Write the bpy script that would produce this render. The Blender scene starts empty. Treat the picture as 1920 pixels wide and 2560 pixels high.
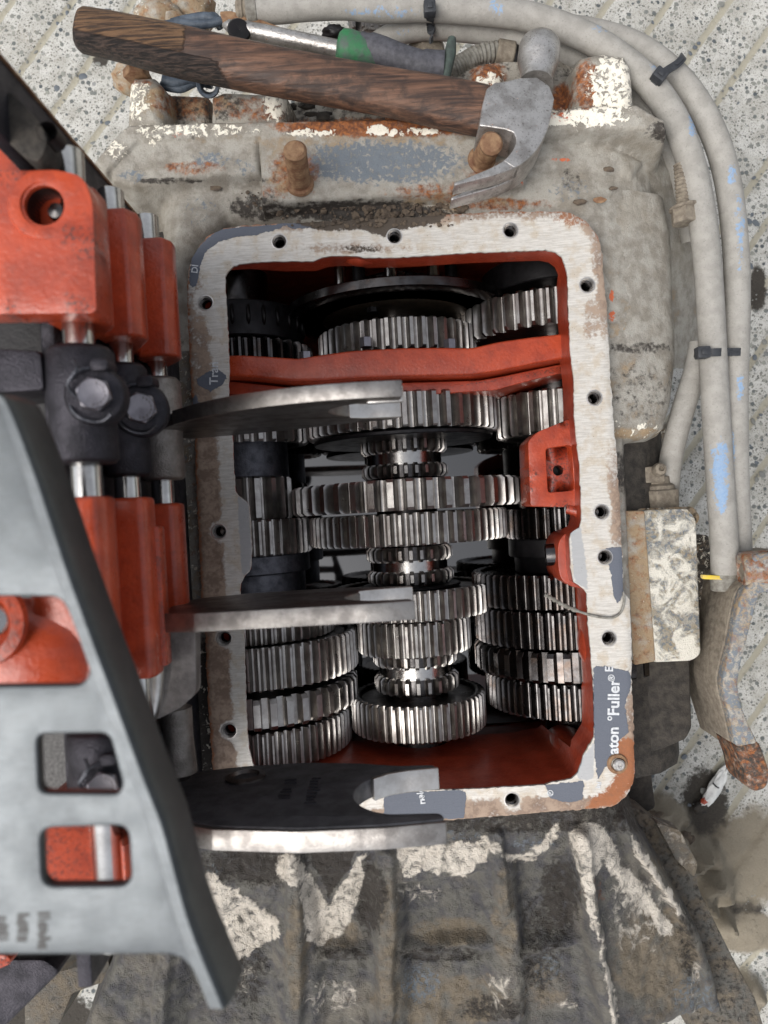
import bpy, bmesh, math, random
import numpy as np
from mathutils import Vector, Matrix
from mathutils.geometry import delaunay_2d_cdt
C = bpy.context.scene.collection
sc = bpy.context.scene
random.seed(7); RNG = np.random.default_rng(7)
# ---------------------------------------------------------------- units
# one modelling unit (u) is 0.3 mm; the machined cover face of the gearbox is z = 0
S = 0.0003
F = 1856.0            # camera height above the cover face, in u
TH = math.radians(3.3)  # the gearbox stands turned by this much to the photo
cT, sT = math.cos(TH), math.sin(TH)
# ---------------------------------------------------------------- camera
cam = bpy.data.cameras.new('camera'); camo = bpy.data.objects.new('camera', cam); C.objects.link(camo)
camo.location = (0, 0, F*S); camo.rotation_euler = (0, 0, -TH)
cam.sensor_fit = 'VERTICAL'; cam.sensor_height = 36.0; cam.sensor_width = 27.0
cam.lens = 36.0*F/2560.0
cam.clip_start = 0.01; cam.clip_end = 200
cam.dof.use_dof = True; cam.dof.focus_distance = (F+170)*S; cam.dof.aperture_fstop = 8.6
sc.camera = camo
# ---------------------------------------------------------------- sky and sun (overcast)
SUN_EL, SUN_ROT = math.radians(57), math.radians(-120)
w = bpy.data.worlds.new('World'); sc.world = w; w.use_nodes = True
nt = w.node_tree; bg = nt.nodes['Background']
sky = nt.nodes.new('ShaderNodeTexSky'); sky.sky_type = 'NISHITA'; sky.sun_disc = False
sky.sun_elevation = SUN_EL; sky.sun_rotation = SUN_ROT
sky.air_density = 1.0; sky.dust_density = 4.0; sky.ozone_density = 1.0
hs = nt.nodes.new('ShaderNodeHueSaturation'); hs.inputs['Saturation'].default_value = 0.28
nt.links.new(sky.outputs[0], hs.inputs['Color']); nt.links.new(hs.outputs[0], bg.inputs['Color'])
bg.inputs['Strength'].default_value = 0.15
sl = bpy.data.lights.new('sun', 'SUN'); sl.energy = 1.2; sl.angle = math.radians(45); sl.color = (1, .96, .9)
so = bpy.data.objects.new('sun', sl); C.objects.link(so)
sd = Vector((math.sin(SUN_ROT)*math.cos(SUN_EL), math.cos(SUN_ROT)*math.cos(SUN_EL), math.sin(SUN_EL)))
so.rotation_euler = sd.to_track_quat('Z', 'Y').to_euler()
vs = sc.view_settings; vs.view_transform = 'Standard'; vs.look = 'None'; vs.gamma = 1.0; vs.exposure = 0.42
# ---------------------------------------------------------------- maths helpers
def P(px, py, z=0.0):
    dx, dy, d = px-960.0, 1280.0-py, (F-z)/F
    return ((dx*cT+dy*sT)*d, (-dx*sT+dy*cT)*d, z)
def P2(pts, z=0.0): return [P(a, b, z)[:2] for a, b in pts]
def XY(px, py, z=0.0): return P(px, py, z)[:2]
def PX(X, Y, Z):
    k = F/(F-Z); x, y = X*k, Y*k
    return 960+x*cT-y*sT, 1280-(x*sT+y*cT)
def sdf(X, Y, poly):
    p = np.asarray(poly, float); d = np.full(X.shape, 1e18); s = np.ones(X.shape)
    n = len(p)
    for i in range(n):
        a, b = p[i], p[i-1]
        ex, ey = b-a; wx, wy = X-a[0], Y-a[1]
        t = np.clip((wx*ex+wy*ey)/max(ex*ex+ey*ey, 1e-9), 0, 1)
        d = np.minimum(d, (wx-ex*t)**2+(wy-ey*t)**2)
        c1 = Y >= a[1]; c2 = Y < b[1]; c3 = ex*wy > ey*wx
        s = np.where((c1 & c2 & c3) | (~c1 & ~c2 & ~c3), -s, s)
    return s*np.sqrt(d)
def seg(X, Y, pts):
    d = np.full(X.shape, 1e18)
    for (a, b) in zip(pts[:-1], pts[1:]):
        ex, ey = b[0]-a[0], b[1]-a[1]; wx, wy = X-a[0], Y-a[1]
        t = np.clip((wx*ex+wy*ey)/max(ex*ex+ey*ey, 1e-9), 0, 1)
        d = np.minimum(d, (wx-ex*t)**2+(wy-ey*t)**2)
    return np.sqrt(d)
def sstep(a, b, x):
    t = np.clip((x-a)/(b-a), 0, 1); return t*t*(3-2*t)
def smax(a, b, k):
    h = np.clip(.5+.5*(a-b)/k, 0, 1); return b*(1-h)+a*h+k*h*(1-h)
def smin(a, b, k): return -smax(-a, -b, k)
def vnoise(x, y, seed=0):
    xi, yi = np.floor(x).astype(np.int64), np.floor(y).astype(np.int64); fx, fy = x-xi, y-yi
    fx, fy = fx*fx*(3-2*fx), fy*fy*(3-2*fy)
    def h(a, b):
        n = (a*374761393+b*668265263+seed*974711) & 0x7fffffff
        n = ((n ^ (n >> 13))*1274126177) & 0x7fffffff
        return ((n ^ (n >> 16)) & 0xffff)/65535.0
    return (h(xi, yi)*(1-fx)+h(xi+1, yi)*fx)*(1-fy)+(h(xi, yi+1)*(1-fx)+h(xi+1, yi+1)*fx)*fy
def fbm(x, y, sc_, oct=4, seed=0):
    v, a, t = 0, 1, 0
    for o in range(oct):
        v = v+a*vnoise(x/sc_, y/sc_, seed+o*17); t += a; a *= .5; sc_ *= .5
    return v/t
def catmull(pts, n=10):
    p = [np.array(q, float) for q in pts]; p = [2*p[0]-p[1]]+p+[2*p[-1]-p[-2]]; out = []
    for i in range(1, len(p)-2):
        for k in range(n):
            t = k/n
            out.append(.5*((2*p[i])+(-p[i-1]+p[i+1])*t+(2*p[i-1]-5*p[i]+4*p[i+1]-p[i+2])*t*t+(-p[i-1]+3*p[i]-3*p[i+1]+p[i+2])*t**3))
    out.append(p[-2]); return out
def resample(poly, step, closed=True):
    p = [np.array(q, float) for q in poly]; out = []
    n = len(p)
    for i in range(n if closed else n-1):
        a, b = p[i], p[(i+1) % n]; L = np.linalg.norm(b-a); k = max(1, int(round(L/step)))
        for j in range(k): out.append(a+(b-a)*j/k)
    if not closed: out.append(p[-1])
    return [tuple(q) for q in out]
def rounded(poly, r, n=5):
    """round the corners of a polygon (2D)"""
    p = [np.array(q, float) for q in poly]; out = []; m = len(p)
    for i in range(m):
        a, b, c = p[i-1], p[i], p[(i+1) % m]
        u, v = a-b, c-b; lu, lv = np.linalg.norm(u), np.linalg.norm(v)
        rr = min(r if np.isscalar(r) else r[i], lu*.48, lv*.48)
        q0, q1 = b+u/lu*rr, b+v/lv*rr
        for k in range(n+1):
            t = k/n; out.append(tuple((1-t)**2*q0+2*t*(1-t)*b+t*t*q1))
    return out
def circle(cx, cy, r, n=20): return [(cx+r*math.cos(2*math.pi*k/n), cy+r*math.sin(2*math.pi*k/n)) for k in range(n)]
# ---------------------------------------------------------------- mesh builder
class MB:
    def __init__(s): s.v = []; s.f = []
    def add(s, vs, fs):
        o = len(s.v); s.v.extend([tuple(map(float, q)) for q in vs]); s.f.extend([tuple(i+o for i in f) for f in fs]); return s
    def prism(s, poly, z0, z1, top=None):
        """poly in XY from z0 up to z1 (top: another outline of the same length)"""
        n = len(poly); t = top or poly
        vs = [(x, y, z0) for x, y in poly]+[(x, y, z1) for x, y in t]
        fs = [tuple(range(n-1, -1, -1)), tuple(range(n, 2*n))]+[(i, (i+1) % n, n+(i+1) % n, n+i) for i in range(n)]
        return s.add(vs, fs)
    def prismy(s, poly, y0, y1):
        """poly in XZ, extruded along Y"""
        n = len(poly); vs = [(x, y0, z) for x, z in poly]+[(x, y1, z) for x, z in poly]
        return s.add(vs, [tuple(range(n)), tuple(range(2*n-1, n-1, -1))]+[(i, n+i, n+(i+1) % n, (i+1) % n) for i in range(n)])
    def prismx(s, poly, x0, x1):
        """poly in YZ, extruded along X"""
        n = len(poly); vs = [(x0, y, z) for y, z in poly]+[(x1, y, z) for y, z in poly]
        return s.add(vs, [tuple(range(n-1, -1, -1)), tuple(range(n, 2*n))]+[(i, (i+1) % n, n+(i+1) % n, n+i) for i in range(n)])
    def box(s, x0, x1, y0, y1, z0, z1): return s.prism([(x0, y0), (x1, y0), (x1, y1), (x0, y1)], z0, z1)
    def lathe(s, prof, org, ax, seg=24, cap=True):
        """prof: (radius, distance along axis)"""
        ax = Vector(ax).normalized(); a = ax.orthogonal().normalized(); b = ax.cross(a); o = Vector(org)
        vs = []; fs = []; m = len(prof)
        for r, h in prof:
            for k in range(seg):
                t = 2*math.pi*k/seg; vs.append(o+ax*h+(a*math.cos(t)+b*math.sin(t))*r)
        for i in range(m-1):
            for k in range(seg):
                k2 = (k+1) % seg; fs.append((i*seg+k, i*seg+k2, (i+1)*seg+k2, (i+1)*seg+k))
        if cap: fs.append(tuple(range(seg-1, -1, -1))); fs.append(tuple(range((m-1)*seg, m*seg)))
        return s.add([tuple(q) for q in vs], fs)
    def cyl(s, p0, p1, r, seg=24, r1=None, ch=0):
        d = Vector(p1)-Vector(p0); L = d.length; r1 = r if r1 is None else r1
        prof = [(r, 0), (r1, L)] if not ch else [(r-ch, 0), (r, ch), (r1, L-ch), (r1-ch, L)]
        return s.lathe(prof, p0, d, seg)
    def hexa(s, p0, p1, r, ch=4):
        d = Vector(p1)-Vector(p0); L = d.length
        s.lathe([(r, 0), (r, L-ch*.3), (r*.9, L)], p0, d, 6)
        return s
    def tube(s, path, r, seg=12, cap=True, flat=None):
        """tube along 3-D path; r number or list"""
        p = [Vector(q) for q in path]; n = len(p); rs = [r]*n if np.isscalar(r) else list(r)
        up = None; vs = []; fs = []
        for i in range(n):
            t = (p[min(i+1, n-1)]-p[max(i-1, 0)]).normalized()
            if up is None: up = t.orthogonal().normalized() if flat is None else Vector(flat)
            up = (up-t*up.dot(t)).normalized(); sd_ = t.cross(up)
            for k in range(seg):
                a = 2*math.pi*k/seg; vs.append(p[i]+(up*math.cos(a)+sd_*math.sin(a))*rs[i])
        for i in range(n-1):
            for k in range(seg):
                k2 = (k+1) % seg; fs.append((i*seg+k, i*seg+k2, (i+1)*seg+k2, (i+1)*seg+k))
        if cap: fs.append(tuple(range(seg-1, -1, -1))); fs.append(tuple(range((n-1)*seg, n*seg)))
        return s.add([tuple(q) for q in vs], fs)
    def strip(s, path, w, t, up=(0, 0, 1)):
        """flat band along a path: width w along the side, thickness t along up"""
        p = [Vector(q) for q in path]; n = len(p); vs = []; fs = []; ws = [w]*n if np.isscalar(w) else w
        for i in range(n):
            d = (p[min(i+1, n-1)]-p[max(i-1, 0)]).normalized()
            u = Vector(up[i] if hasattr(up[0], '__len__') else up); u = (u-d*u.dot(d)).normalized(); sd_ = d.cross(u)
            for a, b in ((-1, -1), (1, -1), (1, 1), (-1, 1)): vs.append(p[i]+sd_*ws[i]*.5*a+u*t*.5*b)
        for i in range(n-1):
            for k in range(4): fs.append((i*4+k, i*4+(k+1) % 4, i*4+4+(k+1) % 4, i*4+4+k))
        fs += [(3, 2, 1, 0), tuple(range(4*n-4, 4*n))]
        return s.add([tuple(q) for q in vs], fs)
    def ball(s, c, r, seed=0, jit=.25, sub=2):
        bm = bmesh.new(); bmesh.ops.create_icosphere(bm, subdivisions=sub, radius=1)
        rr = random.Random(seed); k = [rr.uniform(1-jit, 1+jit) for _ in bm.verts]
        vs = [(c[0]+v.co.x*r[0]*k[v.index], c[1]+v.co.y*r[1]*k[v.index], c[2]+v.co.z*r[2]*k[v.index]) for v in bm.verts]
        fs = [tuple(v.index for v in f.verts) for f in bm.faces]; bm.free(); return s.add(vs, fs)
WL = {}
def mesh(name, v, f, mat, smooth=38, bevel=0, seg=2, attrs=None, recalc=True):
    v = np.asarray(v, float); c = (v.min(0)+v.max(0))/2
    me = bpy.data.meshes.new(name); me.from_pydata(((v-c)*S).tolist(), [], f)
    if recalc or bevel:
        bm = bmesh.new(); bm.from_mesh(me)
        if recalc: bmesh.ops.recalc_face_normals(bm, faces=bm.faces)
        if bevel:
            ed = [e for e in bm.edges if len(e.link_faces) == 2 and e.calc_face_angle(0) > math.radians(28)]
            bmesh.ops.bevel(bm, geom=ed, offset=bevel*S, segments=seg, affect='EDGES', profile=.5, clamp_overlap=True)
        bm.to_mesh(me); bm.free()
    me.polygons.foreach_set('use_smooth', [True]*len(me.polygons))
    me.set_sharp_from_angle(angle=math.radians(smooth))
    me.materials.append(mat)
    for k, a in (attrs or {}).items():
        if len(a) == 4 and np.ndim(a) == 1: a = np.tile(a, (len(me.vertices), 1))
        at = me.color_attributes.new(k, 'FLOAT_COLOR', 'POINT'); at.data.foreach_set('color', np.asarray(a, np.float32).ravel())
    me.update(); return me, c
def place(o, c, parent):
    o.location = (np.asarray(c)-(WL[parent] if parent else 0))*S
    if parent: o.parent = parent
    WL[o] = np.asarray(c, float)
def obj(name, mb, mat, parent=None, label=None, kind=None, **kw):
    v, f = (mb.v, mb.f) if isinstance(mb, MB) else mb
    me, c = mesh(name, v, f, mat, **kw); o = bpy.data.objects.new(name, me); C.objects.link(o); place(o, c, parent)
    if label: o['label'] = label
    if kind: o['kind'] = kind
    return o
def tag(o, label, cat, group=None, kind=None):
    o['label'] = label; o['category'] = cat
    if group: o['group'] = group
    if kind: o['kind'] = kind
    return o
def thing(name, base, label, cat, group=None):
    o = bpy.data.objects.new(name, None); o.empty_display_size = .01; C.objects.link(o); place(o, base, None); return tag(o, label, cat, group)
def again(o, c, parent, name=None):
    """another object on the same mesh at c"""
    q = o.copy(); C.objects.link(q); place(q, c, parent); return q
def cdt(outer, holes, spacing=None, jitter=.25, margin=.5):
    """triangulate an outline with holes; returns points, triangles, loops"""
    loops = [list(outer)]+[list(h) for h in holes]; pts = []; edges = []; idx = []
    for lp in loops:
        o = len(pts); n = len(lp); pts += lp; edges += [(o+i, o+(i+1) % n) for i in range(n)]; idx.append(list(range(o, o+n)))
    if spacing:
        a = np.array(outer); x0, y0 = a.min(0); x1, y1 = a.max(0)
        gx, gy = np.meshgrid(np.arange(x0, x1, spacing), np.arange(y0, y1, spacing*.87)); gx = gx.copy(); gx[1::2] += spacing/2
        gx = gx+RNG.uniform(-jitter, jitter, gx.shape)*spacing; gy = gy+RNG.uniform(-jitter, jitter, gy.shape)*spacing
        d = sdf(gx, gy, outer)
        for h in holes: d = np.maximum(d, -sdf(gx, gy, h))
        m = d < -spacing*margin; pts = pts+list(zip(gx[m].tolist(), gy[m].tolist()))
    r = delaunay_2d_cdt([Vector(p) for p in pts], edges, [], 0, 1e-4)
    V = np.array([tuple(q) for q in r[0]]); T = np.array([tuple(t) for t in r[2]])
    cen = V[T].mean(1); d = sdf(cen[:, 0], cen[:, 1], outer)
    for h in holes: d = np.maximum(d, -sdf(cen[:, 0], cen[:, 1], h))
    T = T[d < 0]
    mp = {}
    for i, og in enumerate(r[3]):
        for q in og: mp[q] = i
    return V, T, [[mp.get(i, i) for i in lp] for lp in idx]
def plate(outer, holes, z0, z1, spacing=None):
    V, T, L = cdt(outer, holes, spacing); n = len(V); mb = MB()
    vs = [(x, y, z1) for x, y in V]+[(x, y, z0) for x, y in V]
    fs = [tuple(map(int, t)) for t in T]+[tuple(int(i)+n for i in t[::-1]) for t in T]
    for lp in L:
        m = len(lp); fs += [(lp[i], lp[(i+1) % m], n+lp[(i+1) % m], n+lp[i]) for i in range(m)]
    return mb.add(vs, fs)
# ---------------------------------------------------------------- materials
def lin(h):
    h = h.lstrip('#'); c = [int(h[i:i+2], 16)/255 for i in (0, 2, 4)]
    return tuple((x/12.92 if x <= .04045 else ((x+.055)/1.055)**2.4) for x in c)+(1,)
class NT:
    def __init__(s, name):
        s.m = bpy.data.materials.new(name); s.m.use_nodes = True; s.t = s.m.node_tree; s.b = s.t.nodes['Principled BSDF']
        tc = s.t.nodes.new('ShaderNodeTexCoord'); s.mp = s.t.nodes.new('ShaderNodeMapping'); k = 1/(100*S)
        s.mp.inputs['Scale'].default_value = (k, k, k); s.t.links.new(tc.outputs['Object'], s.mp.inputs['Vector']); s.vec = s.mp.outputs[0]
    def n(s, ty, **kw):
        o = s.t.nodes.new(ty)
        for k, v in kw.items(): setattr(o, k, v)
        return o
    def put(s, sock, v):
        if isinstance(v, bpy.types.NodeSocket): s.t.links.new(v, sock)
        elif v is not None: sock.default_value = v
    def noise(s, scale, detail=4, rough=.55, vec=None, dist=0):
        o = s.n('ShaderNodeTexNoise'); o.inputs['Scale'].default_value = scale; o.inputs['Detail'].default_value = detail
        o.inputs['Roughness'].default_value = rough; o.inputs['Distortion'].default_value = dist; s.put(o.inputs['Vector'], vec or s.vec); return o.outputs[0]
    def voro(s, scale, feature='F1', out='Distance', vec=None, rand=1):
        o = s.n('ShaderNodeTexVoronoi', feature=feature); o.inputs['Scale'].default_value = scale; o.inputs['Randomness'].default_value = rand
        s.put(o.inputs['Vector'], vec or s.vec); return o.outputs[out]
    def stretch(s, sx, sy, sz):
        o = s.n('ShaderNodeMapping'); o.inputs['Scale'].default_value = (sx, sy, sz); s.put(o.inputs['Vector'], s.vec); return o.outputs[0]
    def math(s, op, a, b=None, c=None, clamp=False):
        o = s.n('ShaderNodeMath', operation=op, use_clamp=clamp); s.put(o.inputs[0], a); s.put(o.inputs[1], b)
        if c is not None: s.put(o.inputs[2], c)
        return o.outputs[0]
    def mix(s, f, a, b, blend='MIX'):
        o = s.n('ShaderNodeMix', data_type='RGBA', blend_type=blend); s.put(o.inputs[0], f); s.put(o.inputs[6], a); s.put(o.inputs[7], b); return o.outputs[2]
    def ramp(s, f, a, b):
        """0 below a, 1 above b"""
        o = s.n('ShaderNodeMapRange'); o.interpolation_type = 'SMOOTHSTEP'; s.put(o.inputs[0], f); o.inputs[1].default_value = a; o.inputs[2].default_value = b; return o.outputs[0]
    def rng(s, f, a, b, c, d):
        o = s.n('ShaderNodeMapRange'); s.put(o.inputs[0], f)
        for i, q in enumerate((a, b, c, d)): o.inputs[i+1].default_value = q
        return o.outputs[0]
    def attr(s, name):
        o = s.n('ShaderNodeVertexColor', layer_name=name); sp = s.n('ShaderNodeSeparateColor'); s.t.links.new(o.outputs[0], sp.inputs[0]); return sp.outputs
    def bump(s, h, dist=2.0, strength=1.0, prev=None):
        o = s.n('ShaderNodeBump'); o.inputs['Strength'].default_value = strength; o.inputs['Distance'].default_value = dist*S
        s.put(o.inputs['Height'], h); s.put(o.inputs['Normal'], prev); return o.outputs[0]
    def out(s, col=None, rough=None, metal=None, normal=None, spec=None, coat=None, coatr=.1):
        b = s.b.inputs; s.put(b['Base Color'], col); s.put(b['Roughness'], rough); s.put(b['Metallic'], metal); s.put(b['Normal'], normal)
        if spec is not None: b['Specular IOR Level'].default_value = spec
        if coat is not None: s.put(b['Coat Weight'], coat); b['Coat Roughness'].default_value = coatr
        return s.m
def layer(t, col, m, c, nz, k=.9, sharp=.08):
    """lay colour c over col where the mask m, broken up by noise nz, passes one half; returns colour and factor"""
    f = t.math('ADD', m, t.math('MULTIPLY', t.math('SUBTRACT', nz, .5), k))
    f = t.math('MULTIPLY', t.ramp(f, .5-sharp, .5+sharp), t.ramp(m, .02, .12)); return t.mix(f, col, c), f
def cast_mat(name, base, base2, bumpd=3.0, chips='#e6dfce', tan=('#a8916f', '#8f7c68'), cs=7, csharp=.05, ck=1.9):
    """weathered painted casting; A = rust, white chips, dark tone (grime and painted shade); B = slate blue, tan, orange primer"""
    t = NT(name); A = t.attr('A'); B = t.attr('B')
    n1 = t.noise(2.2, 6, .62); n2 = t.noise(9, 5, .65, dist=.4); n3 = t.noise(34, 3, .6); n4 = t.noise(.8, 4, .6)
    col = t.mix(t.ramp(n1, .38, .64), lin(base), lin(base2))
    col = t.mix(t.math('MULTIPLY', t.ramp(n3, .5, .75), .35), col, lin('#56524b'))
    col = t.mix(t.math('MULTIPLY', t.ramp(n4, .45, .7), .4), col, lin('#8a8172'))
    col, f1 = layer(t, col, B[1], t.mix(n2, lin(tan[0]), lin(tan[1])), n1, 1.2, .16)
    col, f2 = layer(t, col, B[0], t.mix(n2, lin('#5d656f'), lin('#7d8489')), n2, 1.4, .1)
    col, f3 = layer(t, col, A[0], t.mix(t.ramp(n2, .35, .7), lin('#5e3a2a'), lin('#a5673a')), t.noise(5, 6, .7), 1.4, .2)
    col, f5 = layer(t, col, A[2], t.mix(n3, lin('#2b2a28'), lin('#4d4640')), t.noise(6, 6, .68), 1.2, .14)
    col, f4 = layer(t, col, A[1], t.mix(n3, lin(chips), lin('#f4eee0')), t.noise(cs, 7, .66, dist=.6), ck, csharp)
    col, f6 = layer(t, col, B[2], t.mix(n3, lin('#b8502f'), lin('#cf7a55')), n2, 1.2, .06)
    sp = t.ramp(t.voro(26), .12, .05); col = t.mix(t.math('MULTIPLY', sp, t.ramp(n1, .38, .55)), col, lin('#2e2b28')); sp2 = t.ramp(t.math('ADD', t.voro(11), t.math('MULTIPLY', n3, .2)), .2, .15); col = t.mix(t.math('MULTIPLY', sp2, t.ramp(n4, .5, .6)), col, lin('#4a4138'))
    h = t.math('ADD', t.math('MULTIPLY', n2, .8), t.math('MULTIPLY', n3, .45))
    h = t.math('ADD', h, t.math('MULTIPLY', f4, .35)); h = t.math('ADD', h, t.math('MULTIPLY', f5, -.3)); h = t.math('ADD', h, t.math('MULTIPLY', f2, -.25))
    return t.out(col, t.rng(n2, .3, .7, .55, .8), 0, t.bump(h, bumpd), .35)
def steel(name, c1='#8f8d8b', c2='#6f6c6a', r0=.2, r1=.4, spots=.5, bd=.5, metal=1.0, brush=None, oil='#0b0b0c', film=0):
    t = NT(name); n1 = t.noise(3, 5, .6); n2 = t.noise(28, 3, .6)
    col = t.mix(t.ramp(n1, .35, .68), lin(c1), lin(c2)); rough = t.rng(n1, .3, .7, r0, r1); h = n2
    if film: col = t.mix(t.math('MULTIPLY', t.ramp(t.noise(1.6, 5, .65), .46, .66), film), col, lin('#5a4636'))
    if brush: 
        h = t.math('ADD', t.noise(14, 4, .7, vec=t.stretch(*brush)), t.math('MULTIPLY', n2, .3)); col = t.mix(t.math('MULTIPLY', t.ramp(h, .5, .95), .35), col, lin('#3f3d3c'))
    if spots:
        v = t.math('ADD', t.voro(17), t.math('MULTIPLY', t.noise(40, 2), .18)); sp = t.math('MULTIPLY', t.ramp(v, .22, .17), t.ramp(t.noise(1.3, 3), .66-.2*spots, .74-.2*spots))
        col = t.mix(sp, col, lin(oil)); col = t.mix(t.math('MULTIPLY', t.ramp(t.noise(.7, 4, .6), .52, .75), .45*spots), col, lin('#2b2928'))
    return t.out(col, rough, metal, t.bump(h, bd), .5)
def red_mat(name, c1, c2, rough=.32, bd=1.6, grime=.3):
    t = NT(name); n1 = t.noise(2, 4); n2 = t.noise(13, 3, .5); n3 = t.noise(3.4, 7, .72); n4 = t.noise(1.2, 5, .6); n5 = t.noise(16, 4, .7)
    col = t.mix(t.ramp(n1, .35, .65), lin(c1), lin(c2)); col = t.mix(t.math('MULTIPLY', t.ramp(n3, .52, .72), grime), col, lin('#3a1a14')); col = t.mix(t.math('MULTIPLY', t.ramp(n4, .5, .72), grime*1.2), col, lin('#5f2318'))
    geo = t.n('ShaderNodeNewGeometry'); ed = t.math('MULTIPLY', t.ramp(geo.outputs['Pointiness'], .53, .6), t.ramp(n5, .5, .6)); col = t.mix(t.math('MULTIPLY', ed, .8), col, lin('#3b2a26'))
    return t.out(col, t.rng(n3, .3, .7, rough-.06, rough+.14), 0, t.bump(t.math('ADD', n2, t.math('MULTIPLY', n1, .5)), bd), .5, .25, .2)
def plain(name, c1, c2, rough=.6, scale=5, bd=1.0, metal=0, spec=.4, brush=None):
    t = NT(name); n1 = t.noise(scale, 6, .62, vec=t.stretch(*brush) if brush else None); n2 = t.noise(scale*6, 3)
    col = t.mix(t.ramp(n1, .32, .68), lin(c1), lin(c2)); return t.out(col, t.rng(n2, .3, .7, rough-.08, rough+.1), metal, t.bump(t.math('ADD', n1, t.math('MULTIPLY', n2, .4)), bd), spec)
# ---------------------------------------------------------------- material set
M = {}
M['cast'] = cast_mat('weathered_grey_casting', '#a5a198', '#878177')
M['cast_dark'] = cast_mat('sooty_casting', '#6c6a64', '#545356', 13.0, '#bfb2a6', ('#887d6d', '#6c6252'), 3.6, .2, 1.7)
M['crust'] = cast_mat('corroded_alloy', '#a29d92', '#8b857a', 7.0, '#cbc8be', ('#a89a80', '#93876f'), 2.0, .2, 2.6)
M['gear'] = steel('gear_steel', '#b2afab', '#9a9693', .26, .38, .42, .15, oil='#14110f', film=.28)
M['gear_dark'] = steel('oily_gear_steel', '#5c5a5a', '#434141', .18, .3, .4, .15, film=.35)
M['hub'] = steel('cast_hub_steel', '#63646a', '#45464b', .38, .55, .45, 1.6)
M['black'] = steel('blackened_steel', '#2b2a2c', '#1b1a1c', .28, .45, .1, .8, .6)
M['bronze'] = steel('brown_oxide_steel', '#5d5346', '#453e36', .35, .5, .5, .6, .9)
M['rod'] = steel('ground_rod_steel', '#c9c7c4', '#b5b3b0', .14, .24, 0, .2)
M['fork'] = steel('forged_fork_steel', '#85807d', '#615c5a', .3, .46, .12, .8)
M['fork_edge'] = steel('worn_fork_edge', '#a5a19d', '#7f7b78', .32, .46, .1, .5)
M['fork_dark'] = steel('dark_forged_face', '#5e5e62', '#48484b', .42, .56, .1, 1.2, .5)
M['fork_dull'] = steel('dull_forged_steel', '#948f8b', '#736e6b', .38, .5, .1, 1.0, .45)
M['fork_pad'] = steel('machined_pad_steel', '#d6d3cf', '#bdb9b4', .28, .4, .1, .4)
M['yoke'] = steel('dark_cast_yoke', '#3c3a40', '#2c2b30', .36, .55, .1, 2.0, .7)
M['yoke_pale'] = steel('pale_cast_yoke', '#a39e99', '#87827d', .4, .55, .3, 2.0, .9)
M['sheet'] = steel('satin_plate_steel', '#5a5e61', '#53575a', .35, .4, 0, .25, .95, (.3, 5, 1))
M['bolt'] = steel('zinc_bolt_steel', '#98959b', '#7a777d', .3, .42, .1, .5)
M['red'] = red_mat('red_oxide_paint', '#b54829', '#a23d23', .28, 1.1, .32)
M['red_in'] = red_mat('red_oxide_shaded', '#aa442b', '#963822', .32, 1.2, .28)  # same red, a touch darker: interior shade put into the colour
M['void'] = plain('black_rubber_and_hole_shade', '#141012', '#0c0a0b', .4, 3, 1)  # black paints the shade of holes and gaps; also rubber and marks
M['rust'] = plain('rusty_steel', '#6e4d38', '#94775a', .75, 5, 1.6)
M['dirt'] = plain('dried_mud', '#6b5e50', '#4a4139', .9, 6, 3)
M['mud'] = plain('oily_mud', '#45403a', '#2b2825', .8, 4, 4)
M['tie'] = plain('black_nylon', '#2e3034', '#3c3e42', .5, 6, .4)
M['rubber'] = plain('dusty_black_rubber', '#54545a', '#3d3d42', .62, 6, 1)
M['conduit'] = plain('grey_conduit', '#8f8d86', '#6b675f', .7, 6, 1)
M['white'] = plain('white_paper', '#e6e6e2', '#c9c9c6', .6, 4, 1)
M['dust'] = plain('dusty_fitting', '#8b8274', '#6b6257', .8, 6, 2.4)
M['letter'] = plain('silver_print', '#dadcde', '#b9bcc0', .5, 14, .2)
M['gasketcol'] = plain('slate_gasket', '#5f6470', '#4d515c', .6, 6, .6)
M['yellow'] = plain('yellow_tag', '#d8bb2e', '#c7b27a', .6, 4, .6)
t = NT('black_oil'); M['oil'] = t.out(lin('#0a0909'), .03, 0, None, .6); t.b.inputs['IOR'].default_value = 2.05
t = NT('pebble'); oi = t.n('ShaderNodeObjectInfo'); n1 = t.noise(4, 5, .6)
c = t.mix(t.ramp(oi.outputs['Random'], .3, .7), lin('#5f656b'), lin('#7f7f79')); c = t.mix(t.math('MULTIPLY', t.ramp(n1, .4, .65), .5), c, lin('#4a4e51'))
M['pebble'] = t.out(c, .6, 0, t.bump(n1, 1), .4)
# hammer handle wood
t = NT('old_hickory'); A = t.attr('A'); g = t.noise(3.0, 6, .6, vec=t.stretch(.22, 2.6, 2.6), dist=.6); n2 = t.noise(1.6, 5, .65); g2 = t.noise(8, 5, .7, vec=t.stretch(.1, 2.5, 2.5))
c = t.mix(t.ramp(g, .34, .66), lin('#382a24'), lin('#745543')); c = t.mix(t.math('MULTIPLY', t.ramp(n2, .48, .64), .75), c, lin('#372c27'))
c = t.mix(t.math('MULTIPLY', t.ramp(g2, .52, .68), .5), c, lin('#2d201a'))
c, f = layer(t, c, A[0], t.mix(t.ramp(g2, .38, .6), lin('#33261f'), lin('#7d5f44')), g, .7, .12)
c, f2 = layer(t, c, A[1], t.mix(t.ramp(g2, .4, .66), lin('#191513'), lin('#4f4038')), g, .7, .12)
M['wood'] = t.out(c, t.rng(n2, .3, .7, .42, .62), 0, t.bump(t.math('ADD', g, t.math('MULTIPLY', t.math('MULTIPLY', g2, 2.2), t.math('ADD', f, f2))), 4), .4)
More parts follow.
